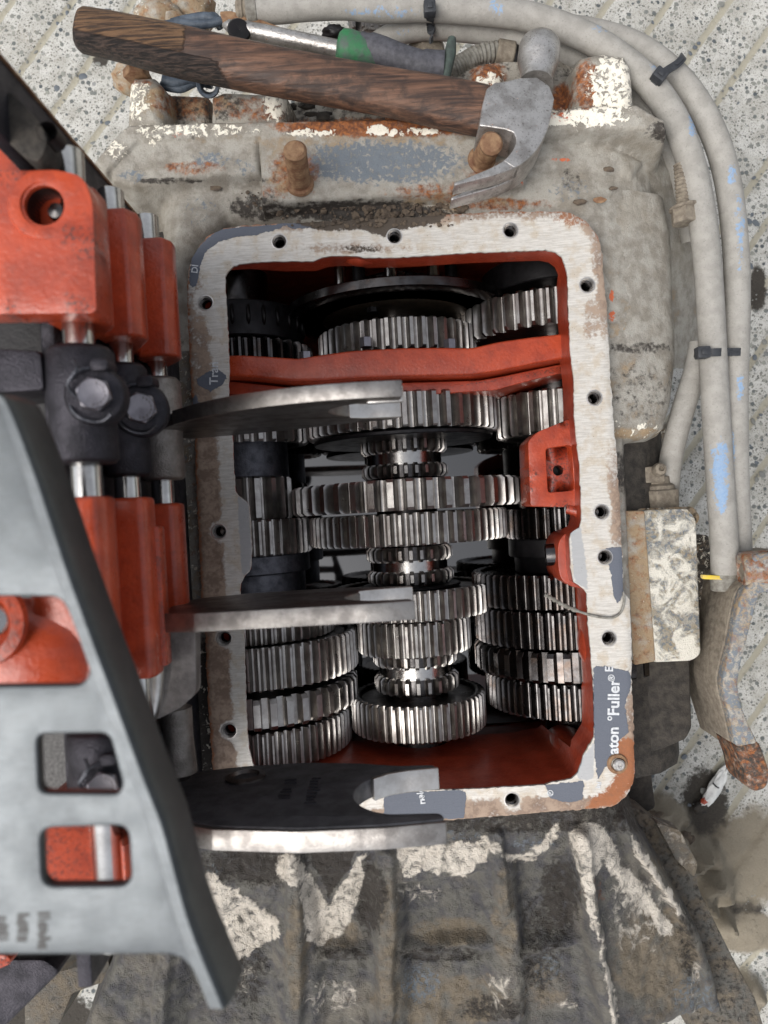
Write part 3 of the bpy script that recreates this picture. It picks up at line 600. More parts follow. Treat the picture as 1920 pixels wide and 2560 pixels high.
def m_up(px, py, v):
    n = len(px); nz = fbm(px, py, 60, 3, 11)
    rust = np.maximum.reduce([.8*blob(px, py, 960, 318, 300, 26), .55*blob(px, py, 740, 430, 70, 70), .55*blob(px, py, 480, 250, 110, 60), .5*blob(px, py, 640, 275, 90, 40), .72*blob(px, py, 1220, 190, 50, 40), .62*blob(px, py, 1466, 215, 32, 80), .8*blob(px, py, 1405, 245, 30, 40), .52*blob(px, py, 1100, 480, 150, 26), .5*blob(px, py, 1230, 440, 70, 40), .55*blob(px, py, 1250, 510, 150, 18), .55*blob(px, py, 350, 200, 36, 22), .5*blob(px, py, 480, 420, 90, 20), .45*blob(px, py, 690, 480, 50, 26)])
    white = np.maximum.reduce([.62*blob(px, py, 1530, 215, 70, 90), .68*blob(px, py, 1450, 295, 130, 24), .6*blob(px, py, 1225, 200, 40, 22), .62*blob(px, py, 690, 265, 40, 45), .5*blob(px, py, 480, 325, 190, 20), .5*blob(px, py, 345, 250, 40, 60), .85*blob(px, py, 945, 325, 28, 14), .6*blob(px, py, 780, 332, 80, 12), .48*blob(px, py, 290, 375, 40, 30), .52*blob(px, py, 1010, 330, 110, 12), .5*blob(px, py, 385, 340, 30, 30)])
    dark = np.maximum.reduce([.62*blob(px, py, 430, 452, 110, 9), .5*blob(px, py, 640, 450, 40, 9), .75*blob(px, py, 900, 528, 230, 30), .6*blob(px, py, 640, 520, 80, 40), .6*blob(px, py, 1650, 330, 40, 30), .5*blob(px, py, 560, 260, 60, 50), .42*blob(px, py, 1430, 450, 34, 40), .45*blob(px, py, 1720, 450, 16, 120), .4*blob(px, py, 450, 345, 90, 10), .5*blob(px, py, 450, 950, 16, 130)])
    dark = np.maximum(dark, .45*sstep(-60, -160, v[:, 2])*(py < 320))  # darker the lower the surface lies, behind the rim
    blue = np.maximum.reduce([.62*blob(px, py, 950, 405, 240, 62), .5*blob(px, py, 520, 400, 60, 25), .42*blob(px, py, 600, 420, 50, 30), .5*blob(px, py, 330, 440, 40, 20), .34*blob(px, py, 500, 530, 60, 60), .4*blob(px, py, 1420, 470, 60, 40)])
    tan = np.maximum.reduce([.55*blob(px, py, 1150, 505, 180, 30), .5*blob(px, py, 700, 420, 50, 90), .5*blob(px, py, 460, 260, 160, 50), .45*blob(px, py, 900, 350, 500, 20), .3*blob(px, py, 1620, 750, 150, 160), .5*blob(px, py, 1560, 840, 130, 30)])
    org = np.maximum.reduce([.6*blob(px, py, 1528, 740, 9, 20), .62*blob(px, py, 1530, 790, 11, 16), .55*blob(px, py, 1560, 855, 18, 8), .6*blob(px, py, 1640, 655, 6, 9), .55*blob(px, py, 1305, 452, 6, 20), .45*blob(px, py, 450, 340, 22, 12), .45*blob(px, py, 1405, 290, 34, 18), .5*blob(px, py, 1400, 400, 40, 7)])
    o = np.ones(n); return np.stack([rust, white, dark, o], 1), np.stack([blue, tan, org, o], 1)
inn_o = P2(OUT)
field('bell_casting', -760, 1010, 380, 1190, 4.5, h_up, M['cast'], m_up, house, -620, inn_o)
# right-hand flank below it
def h_rt(X, Y):
    n1 = fbm(X, Y, 45, 4, 21); n2 = fbm(X, Y, 12, 3, 22)
    h = feat(X, Y, [(1440,440),(1670,440),(1700,560),(1712,880),(1690,1010),(1668,1072),(1620,1098),(1560,1106),(1440,1106)], -110, -60-.0013*np.maximum(0, X-570)**2, 46, 4)
    h = smax(h, feat(X, Y, [(1440,1060),(1690,1060),(1690,1300),(1440,1300)], -300, -290, 20, 5), 14)
    h = smax(h, feat(X, Y, [(1440,1090),(1560,1090),(1590,1700),(1440,1700)], -64, -62, 20, 2.5), 24)
    return h+5*(n1-.5)+2.5*(n2-.5)
def m_rt(px, py, v):
    n = len(px); z = np.zeros(n); o = np.ones(n)
    dark = np.maximum.reduce([.62*blob(px, py, 1610, 1180, 120, 70), .5*blob(px, py, 1600, 870, 110, 18), .4*blob(px, py, 1690, 950, 30, 80), .38*blob(px, py, 1590, 980, 130, 100)])  # first blob darkens the recess round the plug nut
    tan = np.maximum.reduce([.34*blob(px, py, 1600, 980, 140, 110), .5*blob(px, py, 1600, 1085, 130, 18)])
    white = np.maximum.reduce([.36*blob(px, py, 1600, 1075, 110, 26), .34*blob(px, py, 1690, 1020, 20, 50)])
    return np.stack([.3*blob(px, py, 1560, 1400, 40, 300), white, dark, o], 1), np.stack([z, tan, z, o], 1)
field('flank_casting', 420, 900, -420, 800, 5, h_rt, M['cast'], m_rt, house, -620, inn_o)
# strip left of the cover face
def h_lf(X, Y): return -42-.002*np.maximum(0, -X-510)**2+5*(fbm(X, Y, 45, 4, 51)-.5)+3*(fbm(X, Y, 12, 3, 52)-.5)
def m_lf(px, py, v):
    n = len(px); o = np.ones(n); z = np.zeros(n); return np.stack([.3+z, .3+z, .15+.6*sstep(1500, 1680, py), o], 1), np.stack([.3+z, .35+z, z, o], 1)
field('left_casting', -700, -425, -740, 440, 5, h_lf, M['cast'], m_lf, house, -200, inn_o)
# lower (rear) casting with its ribs
LOWO = [(530,2060),(560,2000),(1535,1990),(1570,2010),(1640,2140),(1720,2270),(1800,2395),(1852,2520),(1880,2640),(170,2640),(250,2480),(330,2330),(440,2140)]
def h_lo(X, Y):
    n1 = fbm(X, Y, 60, 4, 31); n2 = fbm(X, Y, 24, 4, 32); n3 = fbm(X, Y, 9, 2, 33); yd = -705-Y
    h = feat(X, Y, LOWO, -95, -56-.10*np.maximum(yd, 0), 34, 4)
    px, py = PX(X, Y, np.full(X.shape, -100.)); wx = px+14*(fbm(X, Y, 90, 2, 41)-.5); wy = py+24*(fbm(X, Y, 70, 2, 43)-.5)
    for q, dp, sf in (([(775,2190),(925,2180),(930,2370),(790,2380)], 40, 16), ([(800,2410),(935,2400),(935,2640),(790,2640)], 34, 20), ([(1005,2200),(1195,2180),(1225,2345),(1015,2372)], 44, 16), ([(1020,2410),(1235,2380),(1250,2640),(1015,2640)], 52, 26), ([(1285,2150),(1415,2140),(1455,2340),(1310,2380)], 52, 18), ([(1318,2410),(1470,2370),(1500,2640),(1320,2640)], 44, 22), ([(480,2300),(690,2260),(690,2640),(430,2640)], 46, 22)):
        h = h-dp*sstep(sf, -sf, sdf(wx, wy, q))
    for pts, hh, wd in (([(738,2120),(742,2300),(728,2640)], 34, 20), ([(965,2130),(968,2300),(960,2640)], 30, 22), ([(1236,2080),(1256,2260)], 26, 18), ([(1436,2070),(1468,2250),(1535,2640)], 46, 20), ([(1560,2060),(1680,2230),(1800,2430),(1860,2640)], 34, 18), ([(440,2250),(410,2420),(390,2640)], 30, 20)):
        h = h+hh*sstep(wd*1.45, wd*.6, seg(wx, py, pts))
    rt_ = sstep(1450, 1600, px-.13*(py-2200)); h = h-rt_*np.maximum(0, (px-1440-.25*(py-2100)))*.5
    return h+30*(n1-.5)+16*(n2-.5)+6*(n3-.5)
def m_lo(px, py, v):
    n = len(px); o = np.ones(n); z = np.zeros(n)
    jx = px+26*(fbm(px, py, 30, 4, 61)-.5); jy = py+30*(fbm(px, py, 26, 4, 62)-.5)
    pink = .85*pm(jx, jy, [[(505,2190),(540,2188),(700,2300),(698,2344),(590,2404),(540,2352)], [(690,2130),(738,2130),(826,2262),(880,2150),(912,2128),(908,2230),(866,2330),(790,2372),(766,2350),(752,2230),(700,2200)], [(985,2112),(1215,2100),(1222,2150),(1150,2196),(1060,2180),(1010,2200)],
      [(1188,2090),(1216,2082),(1262,2124),(1310,2132),(1396,2060),(1412,2074),(1340,2150),(1270,2160),(1220,2130)], [(1424,2076),(1476,2050),(1510,2064),(1548,2140),(1600,2200),(1690,2330),(1660,2340),(1560,2230),(1505,2160),(1486,2190),(1500,2380),(1470,2310)], [(1500,2300),(1524,2420),(1556,2570),(1536,2570),(1508,2440)], [(1572,2072),(1600,2100),(1720,2290),(1696,2290),(1594,2150)]], 7)
    pink = np.maximum.reduce([pink, .52*blob(px, py, 1590, 2290, 80, 110), .5*blob(px, py, 830, 2490, 80, 60), .5*blob(px, py, 590, 2440, 60, 50), .6*blob(px, py, 1420, 2510, 26, 14), .55*blob(px, py, 1790, 2400, 26, 10), .5*blob(px, py, 1250, 2470, 30, 60), .5*blob(px, py, 1740, 2480, 16, 90), .48*blob(px, py, 1050, 2230, 60, 30), .42*blob(px, py, 1690, 2140, 50, 60)])
    tan = np.maximum.reduce([.62*blob(px, py, 1640, 2400, 130, 160), .62*blob(px, py, 1130, 2330, 120, 44), .5*blob(px, py, 850, 2330, 80, 60), .55*blob(px, py, 1100, 2500, 230, 80), .5*blob(px, py, 1680, 2180, 70, 90), .55*blob(px, py, 740, 2380, 36, 200), .5*blob(px, py, 970, 2350, 40, 220), .45*blob(px, py, 1350, 2480, 90, 90), .5*blob(px, py, 1260, 2300, 40, 160)])
    blue = np.maximum.reduce([.5*blob(px, py, 1330, 2110, 70, 20), .42*blob(px, py, 1080, 2090, 200, 18), .5*blob(px, py, 1050, 2460, 60, 60), .45*blob(px, py, 1740, 2500, 70, 100), .45*blob(px, py, 1370, 2420, 50, 50), .45*blob(px, py, 560, 2170, 60, 24)])
    dark = np.maximum.reduce([.6*blob(px, py, 1400, 2240, 60, 120), .62*blob(px, py, 925, 2240, 50, 110), .62*blob(px, py, 640, 2160, 160, 60), .66*pm(jx, jy, [[(765,2120),(890,2120),(826,2254)]], 8), .55*blob(px, py, 1100, 2385, 150, 22), .55*blob(px, py, 860, 2385, 90, 20), .55*blob(px, py, 1230, 2520, 100, 40), .5*blob(px, py, 1350, 2360, 70, 150), .55*sstep(2100, 2070, py+0*px), .5*blob(px, py, 1720, 2330, 30, 140), .5*blob(px, py, 620, 2400, 60, 160)])  # the flat blobs under the ledges paint their shadow lines
    return np.stack([.35*blob(px, py, 1480, 2230, 40, 50), pink*.78, dark, o], 1), np.stack([blue, tan, z, o], 1)
field('rear_casting', -880, 1060, -1560, -640, 5, h_lo, M['cast_dark'], m_lo, house, -640, inn_o)
# studs on the upper pad
def stud(a, b, r):
    d = Vector(b)-Vector(a); L = d.length; prof = [(r*1.35, -2), (r*1.25, 5), (r, 7)]
    k = 8.0
    while k < L-18: prof += [(r, k), (r, k+2.5), (r*.94, k+5), (r*.94, k+6.5)]; k += 9
    prof += [(r*1.0, L-14), (r*1.02, L-6), (r*.8, L)]
    return MB().lathe(prof, a, d, 24)
obj('stud', stud(P(750, 458, 4), P(737, 372, 128), 27), M['rust'], house)
obj('stud', stud(P(1205, 400, 4), P(1230, 356, 110), 27), M['rust'], house)
# fittings of the right flank
fa, fb = P(1640, 1276, -210), P(1638, 1222, -205)
nut = obj('plug_nut', MB().hexa(fa, fb, 66, 8), M['dust'], house, bevel=3)
obj('plug_shoulder', MB().lathe([(52, 0), (50, 10), (40, 16), (40, 34)], fb, Vector(fb)-Vector(fa), 20), M['dust'], nut)
obj('vent_block', MB().prism(rounded(P2([(1612,1168),(1660,1162),(1664,1204),(1614,1208)], -150), 4, 2), -215, -150), M['dust'], nut, bevel=4)
obj('vent_tip', MB().lathe([(18, 0), (19, 12), (15, 26), (7, 30), (6, 20)], P(1644, 1176, -152), (0, .1, 1), 20), M['dust'], nut)
obj('plug_screw', MB().lathe([(20, 0), (20, 20), (14, 28)], P(1588, 1215, -280), (.1, 0, 1), 12), M['dust'], house)
# ---------------------------------------------------------------- gears
ZA, XM, DC = -400.0, 70.0, 480.0
XL, XR = XM-DC, XM+DC
def yc(px, py, z): return P(px, py, z)[1]
def gear_mb(R, n, y0, y1, tip=.13, root=.35, ch=5, rin=60, hf=.72, square=False, trim=None, recess=9, phase=0.0, point=0):
    """spur gear about the Y axis, centred on x = z = 0"""
    p = 2*math.pi*R/n; h = hf*p; Rr = R-h; trim = ch if trim is None else trim
    if square: prof = [(-root, 0), (-root+.02, .08), (-tip-.02, .93), (-tip, 1), (0, 1), (tip, 1), (tip+.02, .93), (root-.02, .08), (root, 0)]
    else: prof = [(-.42, 0), (-root, .04), (-root*.5-tip*.5-.055, .3), (-root*.5-tip*.5+.0, .58), (-tip-.03, .86), (-tip, 1), (tip, 1), (tip+.03, .86), (root*.5+tip*.5, .58), (root*.5+tip*.5+.055, .3), (root, .04), (.42, 0)]
    out = []
    for k in range(n):
        for f_, r in prof: out.append((2*math.pi*(k+f_+phase)/n, Rr+h*r))
    m = len(out); mb = MB(); vs = []; fs = []
    def ring(y, fn): 
        for a, r in out:
            q = fn(r); vs.append((q*math.sin(a), y, q*math.cos(a)))
    cut = lambda r: min(r, R-trim)
    ring(y0, cut); ring(y0+ch, lambda r: r); ring(y1-ch, lambda r: r); ring(y1, cut)
    Rc = Rr-.12*h
    rings = 4
    for y, r in ((y1, Rc), (y1-recess*.3, Rc-7), (y1-recess, max(Rc-14, rin+1)), (y1-recess, rin)): ring(y, lambda q, r=r: r); rings += 1
    for i in range(rings-1):
        for k in range(m): k2 = (k+1) % m; fs.append((i*m+k, i*m+k2, (i+1)*m+k2, (i+1)*m+k))
    b0 = len(vs)
    for y, r in ((y0, Rc), (y0+recess*.3, Rc-7), (y0+recess, max(Rc-14, rin+1)), (y0+recess, rin)): ring(y, lambda q, r=r: r)
    blocks = [0]+[b0+i*m for i in range(4)]
    for i in range(4):
        for k in range(m): k2 = (k+1) % m; fs.append((blocks[i]+k2, blocks[i]+k, blocks[i+1]+k, blocks[i+1]+k2))
    return mb.add(vs, fs)
def gear(name, xc, R, n, y0, y1, mat='gear', parent=None, label=None, zc=ZA, **kw):
    y0, y1 = min(y0, y1), max(y0, y1)
    g = gear_mb(R, n, y0, y1, **kw); g.v = [(x+xc, y, z+zc) for x, y, z in g.v]
    return obj(name, g, M[mat], parent, label, smooth=32)
def disc(name, xc, r, y0, y1, mat, parent, zc=ZA, label=None, ch=3, seg=64, prof=None):
    y0, y1 = min(y0, y1), max(y0, y1)
    pr = prof or [(max(r-40, 20), 0), (r-ch, 0), (r, ch), (r, y1-y0-ch), (r-ch, y1-y0), (max(r-40, 20), y1-y0)]
    return obj(name, MB().lathe(pr, (xc, y0, zc), (0, 1, 0), seg), M[mat], parent, label, smooth=40)
# main shaft with its splined hubs
ms = thing('main_shaft', (XM, 0, ZA), 'bright central transmission shaft running lengthways between the two rows of side gears', 'shaft')
obj('shaft', MB().cyl((XM, -720, ZA), (XM, 700, ZA), 92, 48), M['gear_dark'], ms)
def clutch(label, ya, yb, yc_, yd, top, R=131, n=26):
    """sliding dog clutch: toothed rim, fork groove, toothed rim (ya > yd)"""
    t = thing('sliding_clutch', (XM, (ya+yd)/2, ZA), label, 'dog clutch', 'sliding dog clutches on the main shaft')
    for a, b in ((ya, yb), (yc_, yd)):
        gear('toothed_rim', XM, R, n, b, a, 'gear', t, tip=.15, root=.3, ch=9, trim=9, square=True, hf=.95, rin=70, recess=2)
        disc('inner_hub', XM, R-26, min(a, b)-3, max(a, b)+3, 'gear_dark', t)
    disc('fork_groove', XM, R-18, yc_-4, yb+4, 'rod', t, prof=[(R-18, 0), (R-18, yb-yc_+8)])
    return t
def Y(py, px=1015, z=-60): return yc(px, py, z)
clutch('upper sliding dog clutch, between the large top gear and the largest gear', Y(1090, 990, -270), Y(1130, 990, -270), Y(1157, 992, -270), Y(1192, 992, -270), 0)
clutch('middle sliding dog clutch, below the largest gear pair', Y(1371, 1003, -270), Y(1409, 1003, -270), Y(1432, 1005, -270), Y(1467, 1005, -270), 0)
clutch('lower sliding dog clutch, with pointed teeth, just above the bottom gear', Y(1638, 1020, -270), Y(1680, 1020, -270), Y(1704, 1022, -270), Y(1748, 1022, -270), 0, 128, 24)
GR = 'gears riding on the main shaft'
def mgear(label, R, n, pa, pb, px, **kw):
    zt = ZA+R; y1, y0 = yc(px, pa, zt), yc(px, pb, zt)
    o = gear('main_gear', XM, R, n, y0, y1, kw.pop('mat', 'gear'), None, **kw); return tag(o, label, 'gear', GR)
mgear('top main gear under the upper fork, just below the red cross web', 288, 44, 975, 1066, 1000, tip=.15, rin=90)
mgear('largest coarse-toothed main gear at mid height of the opening', 346, 42, 1196, 1276, 1010, tip=.16, ch=8, trim=9, rin=90)
mgear('second largest finer-toothed main gear, directly below the largest coarse one', 298, 62, 1283, 1366, 1010, tip=.12, rin=90)
mgear('main gear half hidden behind the tips of the middle fork', 238, 52, 1483, 1560, 1020, tip=.12, rin=90)
mgear('narrow main gear between the middle fork tips and the lowest clutch', 172, 40, 1563, 1650, 1030, tip=.13, rin=90)
mgear('bottom main gear above the red end wall, its upper face showing', 204, 50, 1772, 1864, 1040, tip=.13, rin=90)
disc('thrust_plate', XM, 270, Y(1068, 1000, -112)-3, Y(1068, 1000, -112)-16, 'black', ms)
disc('thrust_plate', XM, 150, Y(1473, 1010, -250), Y(1473, 1010, -250)-8, 'black', ms)
# input group in the upper compartment
inp = thing('input_drive', (XM, 560, ZA), 'dark input drive assembly in the upper compartment: slotted ring, brown ring and drive gear', 'drive assembly')
ring_p = [(296, 0), (322, 0), (335, 5), (335, 27), (322, 34), (296, 34), (296, 0)]
disc('outer_ring', XM, 335, Y(690, 985, -70)-30, Y(690, 985, -70)+4, 'gear_dark', inp, prof=ring_p)
yb1, yb0 = yc(985, 713, -175), yc(985, 748, -175)
disc('bronze_ring', XM, 226, yb0, yb1, 'bronze', inp, prof=[(120, -8), (200, -8), (222, 0), (226, 4), (226, yb1-yb0), (200, yb1-yb0), (120, yb1-yb0)])
for a, col in ((-62, 'rod'), (-4, 'rod'), (38, 'rod'), (72, 'black'), (-35, 'black')):
    x, z = XM+178*math.sin(math.radians(a)), ZA+190*math.cos(math.radians(a))
    obj('guide_rod', MB().cyl((x, yb1-4, z), (x, yb1+112, z), 18, 18), M[col], inp)
gear('slotted_hub', XM, 150, 22, yb1+10, yb1+62, 'black', inp, tip=.2, root=.26, square=True, hf=.9, rin=60)
obj('ring_bolt', MB().hexa((XM-70, yb0-20, ZA+176), (XM-70, yb0+4, ZA+176), 16), M['black'], inp)
gear('drive_gear', XM, 240, 44, yc(985, 868, -165), yc(985, 789, -165), 'gear', inp, tip=.14, rin=90)
disc('bearing_plate', XM, 262, yc(985, 876, -140)-6, yc(985, 868, -140)-10, 'sheet', inp)
for px, py in ((915, 857), (1125, 862), (765, 893)):
    q = P(px, py, -150); obj('plate_bolt', MB().hexa((q[0], q[1]-12, q[2]), (q[0], q[1]+14, q[2]), 18), M['bolt'], inp)
# the two countershafts
def cshaft(xc, label):
    t = thing('countershaft', (xc, 0, ZA), label, 'countershaft')
    obj('shaft', MB().cyl((xc, -710, ZA), (xc, 740, ZA), 96, 40), M['gear_dark'], t); return t
lc = cshaft(XL, 'left row of dark gears, half under the brown rusty side of the cover face')
rc = cshaft(XR, 'right row of dark gears, beside the red idler bracket')
def cg(t, xc, R, n, pa, pb, px, mat='gear', label=None, **kw):
    zt = ZA+R; return gear('counter_gear', xc, R, n, yc(px, pb, zt), yc(px, pa, zt), mat, t, label, rin=96, **kw)
def hub(t, xc, r, pa, pb, px, mat='hub', **kw):
    zt = ZA+r; return disc('spacer_hub', xc, r, yc(px, pb, zt), yc(px, pa, zt), mat, t, **kw)
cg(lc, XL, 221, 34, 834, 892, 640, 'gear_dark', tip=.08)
hub(lc, XL, 196, 742, 832, 640, 'black')
hubs_y = yc(640, 740, ZA+196), yc(640, 832, ZA+196)
for k in range(12):
    a = math.radians(-20+k*13); x, z = XL+197*math.sin(a), ZA+197*math.cos(a)
    obj('hub_slot', MB().ball((x, (hubs_y[0]+hubs_y[1])/2+6, z), (7, 34, 7), k, 0, 1), M['void'], lc, smooth=80)
cg(lc, XL, 192, 30, 1020, 1100, 640, tip=.16)
hub(lc, XL, 128, 1098, 1192, 630)
cg(lc, XL, 134, 16, 1190, 1300, 640, tip=.15, ch=6)
cg(lc, XL, 184, 38, 1300, 1392, 660, tip=.11)
hub(lc, XL, 176, 1392, 1440, 660); hub(lc, XL, 160, 1438, 1510, 660)
cg(lc, XL, 242, 52, 1530, 1618, 640, 'gear', tip=.09)
cg(lc, XL, 306, 66, 1626, 1735, 630, 'gear', tip=.09)
cg(lc, XL, 300, 42, 1754, 1832, 650, 'gear', label='wide square-toothed gear with rounded tooth ends', tip=.2, root=.3, square=True, ch=11, trim=10, hf=.62)
cg(lc, XL, 274, 66, 1840, 1936, 660, 'gear', tip=.09)
disc('washer', XL, 190, yc(600, 962, -210), yc(600, 998, -210), 'black', lc)
# right
cg(rc, XR, 290, 44, 706, 800, 1400, 'gear', label='coarse gear with worn speckled teeth', tip=.09, ch=9, trim=10)
hub(rc, XR, 210, 622, 690, 1400, 'black')
cg(rc, XR, 194, 29, 966, 1076, 1400, tip=.15, ch=6)
hub(rc, XR, 100, 1080, 1180, 1400, 'black')
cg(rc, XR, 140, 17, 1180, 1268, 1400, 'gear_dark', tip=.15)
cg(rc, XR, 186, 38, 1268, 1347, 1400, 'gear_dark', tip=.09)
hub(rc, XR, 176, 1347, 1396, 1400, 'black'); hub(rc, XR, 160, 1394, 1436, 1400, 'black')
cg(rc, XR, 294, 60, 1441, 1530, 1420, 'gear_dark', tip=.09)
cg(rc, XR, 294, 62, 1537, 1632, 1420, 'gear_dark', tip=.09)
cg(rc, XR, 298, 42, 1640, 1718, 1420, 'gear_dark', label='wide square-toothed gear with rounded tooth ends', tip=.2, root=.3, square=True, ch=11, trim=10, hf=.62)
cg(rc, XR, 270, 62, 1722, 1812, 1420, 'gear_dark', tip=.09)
# ---------------------------------------------------------------- shift bar housing standing on its edge left of the opening
sh = thing('shift_bar_housing', (-470, 0, -40), 'red shift housing standing on edge at left, with bright rods and steel forks', 'shift housing')
ZR = [284, 499, 723]; XRD = [-465, -465, -450]
rods = []
for (x, z, ys) in zip(XRD, ZR, ((-560, 655), (-620, 616), (-640, 578))):
    obj('shift_rod', MB().cyl((x, ys[0], z), (x, ys[1], z), 23, 32, ch=3), M['rod'], sh, smooth=50)
# mounting plate, seen from its edge
pl = [(-720, -40), (640, -40), (672, 0), (676, 60), (664, 1050), (566, 1050), (548, 690), (-720, 690)]
pts = [P(0,190,819), ]
mb = MB().prismx(pl, -524, -500); mplate = obj('mounting_plate', mb, M['yoke'], sh, bevel=4)
obj('plate_edge', MB().prismx([(672, 10), (679, 60), (667, 1050), (663, 1050), (674, 60), (667, 10)], -526, -497), M['rust'], sh)
for z, y in ((560, 655), (330, 664), (760, 650)):
    obj('plate_groove', MB().prismx(rounded([(y-40, z-30), (y-16, z-30), (y-16, z+30), (y-40, z+30)], 8, 2), -501, -498.5), M['void'], mplate)
ear = rounded(P2([(-40,215),(30,230),(96,300),(122,352),(96,408),(60,392),(-40,300)], 800), 14, 3)
obj('plate_ear', MB().prism(ear, 740, 800), M['mud'], sh, bevel=8)
obj('ear_hole', MB().lathe([(15, 1), (15, -30), (.5, -30)], P(118, 330, 800), (0, 0, 1), 16, False), M['void'], sh, recalc=False)
# red casting: stepped bosses round the rods
def boss(xc, z, yr, rw, top, depth, ch, name='rod_boss', mat='red', left=None):
    """XZ section with chamfered shoulders, extruded along Y"""
    l = xc-rw if left is None else left; r = xc+rw
    poly = [(l, z-depth), (xc-24, z-depth), (r-3, top-62), (r, top-48), (r, top-ch), (r-ch*.55, top), (l+ch*.5, top), (l, top-ch)]
    return obj(name, MB().prismy(poly, *yr), M[mat], sh, bevel=7, seg=3, smooth=60)
# (yr from the photo edges of each boss)
lb = rounded([(-660, 322), (-396, 309), (-392, 470), (-404, 506), (-440, 518), (-660, 522)], [4, 10, 20, 14, 16, 4], 4)
obj('rod_boss', plate(resample(lb, 14), [circle(*XY(110, 513, 790), 29, 36)], 738, 790, 40), M['red'], sh, bevel=7, seg=3, smooth=60)
boss(-446, 700, (314, 512), 40, 745, 95, 6, left=-492)
boss(-455, 499, (334, 556), 48, 566, 110, 26, left=-490)
boss(-455, 284, (343, 585), 50, 350, 90, 26, left=-492)
obj('cast_web', MB().prismy([(-500, 240), (-478, 250), (-474, 400), (-474, 640), (-470, 720), (-500, 740)], 352, 508), M['red'], sh, bevel=8, seg=2, smooth=60)
bh_ = MB().lathe([(28.8, -8), (29, -51), (.5, -51)], (*XY(110, 513, 790), 790), (0, 0, 1), 36, False)
obj('oil_hole', bh_, M['void'], sh, recalc=False)
obj('hole_plunger', MB().lathe([(1, -10), (11, -12), (14, -20), (14, -34)], (XY(132, 520, 772)[0], XY(132, 520, 772)[1], 776), (0, 0, 1), 16, False), M['gear_dark'], sh, recalc=False)
obj('hole_rim', MB().lathe([(52, -3), (49, 2.0), (42, 3), (33, 2), (29.2, -7)], P(110, 513, 789), (.1, 0, 1), 32, False), M['red'], sh)
# gusset below ear
obj('cast_shoulder', MB().prism(rounded(P2([(-60,290),(40,330),(90,410),(110,440),(-60,440)], 690), 8, 2), 640, 690), M['red'], sh, bevel=6)
# lower bosses
boss(-446, 723, (-268, 47), 44, 797, 95, 20, left=-520)
boss(-446, 499, (-262, 50), 40, 590, 120, 16, left=-490)
boss(-450, 284, (-236, 42), 46, 400, 120, 22, left=-490)
obj('cast_step', MB().prismy([(-450, 510), (-398, 512), (-398, 545), (-450, 550)], -250, -2), M['red'], sh, bevel=4)
obj('cast_floor', MB().prismy([(-500, 130), (-474, 150), (-470, 430), (-470, 700), (-500, 700)], -250, 40), M['red'], sh, bevel=4)
obj('cast_floor', MB().prismy([(-560, 560), (-490, 560), (-470, 720), (-560, 760)], -590, -420), M['red'], sh, bevel=4)
boss(-440, 723, (-590, -470), 40, 760, 90, 20, left=-425)
# big boss showing in the open side of the top plate
obj('cast_dome', MB().ball((-560, -190, 760), (150, 96, 70), 4, 0, 3), M['red'], sh, smooth=80)
obj('dome_ring', MB().lathe([(62, 0), (60, 10), (44, 14), (36, 8), (30, -10)], P(-40, 1555, 828), (0, 0, 1), 28, False), M['red'], sh)
obj('side_rod', MB().cyl(P(-22, 1552, 800), P(-22, 1552, 850), 22, 20, ch=3), M['rod'], sh)
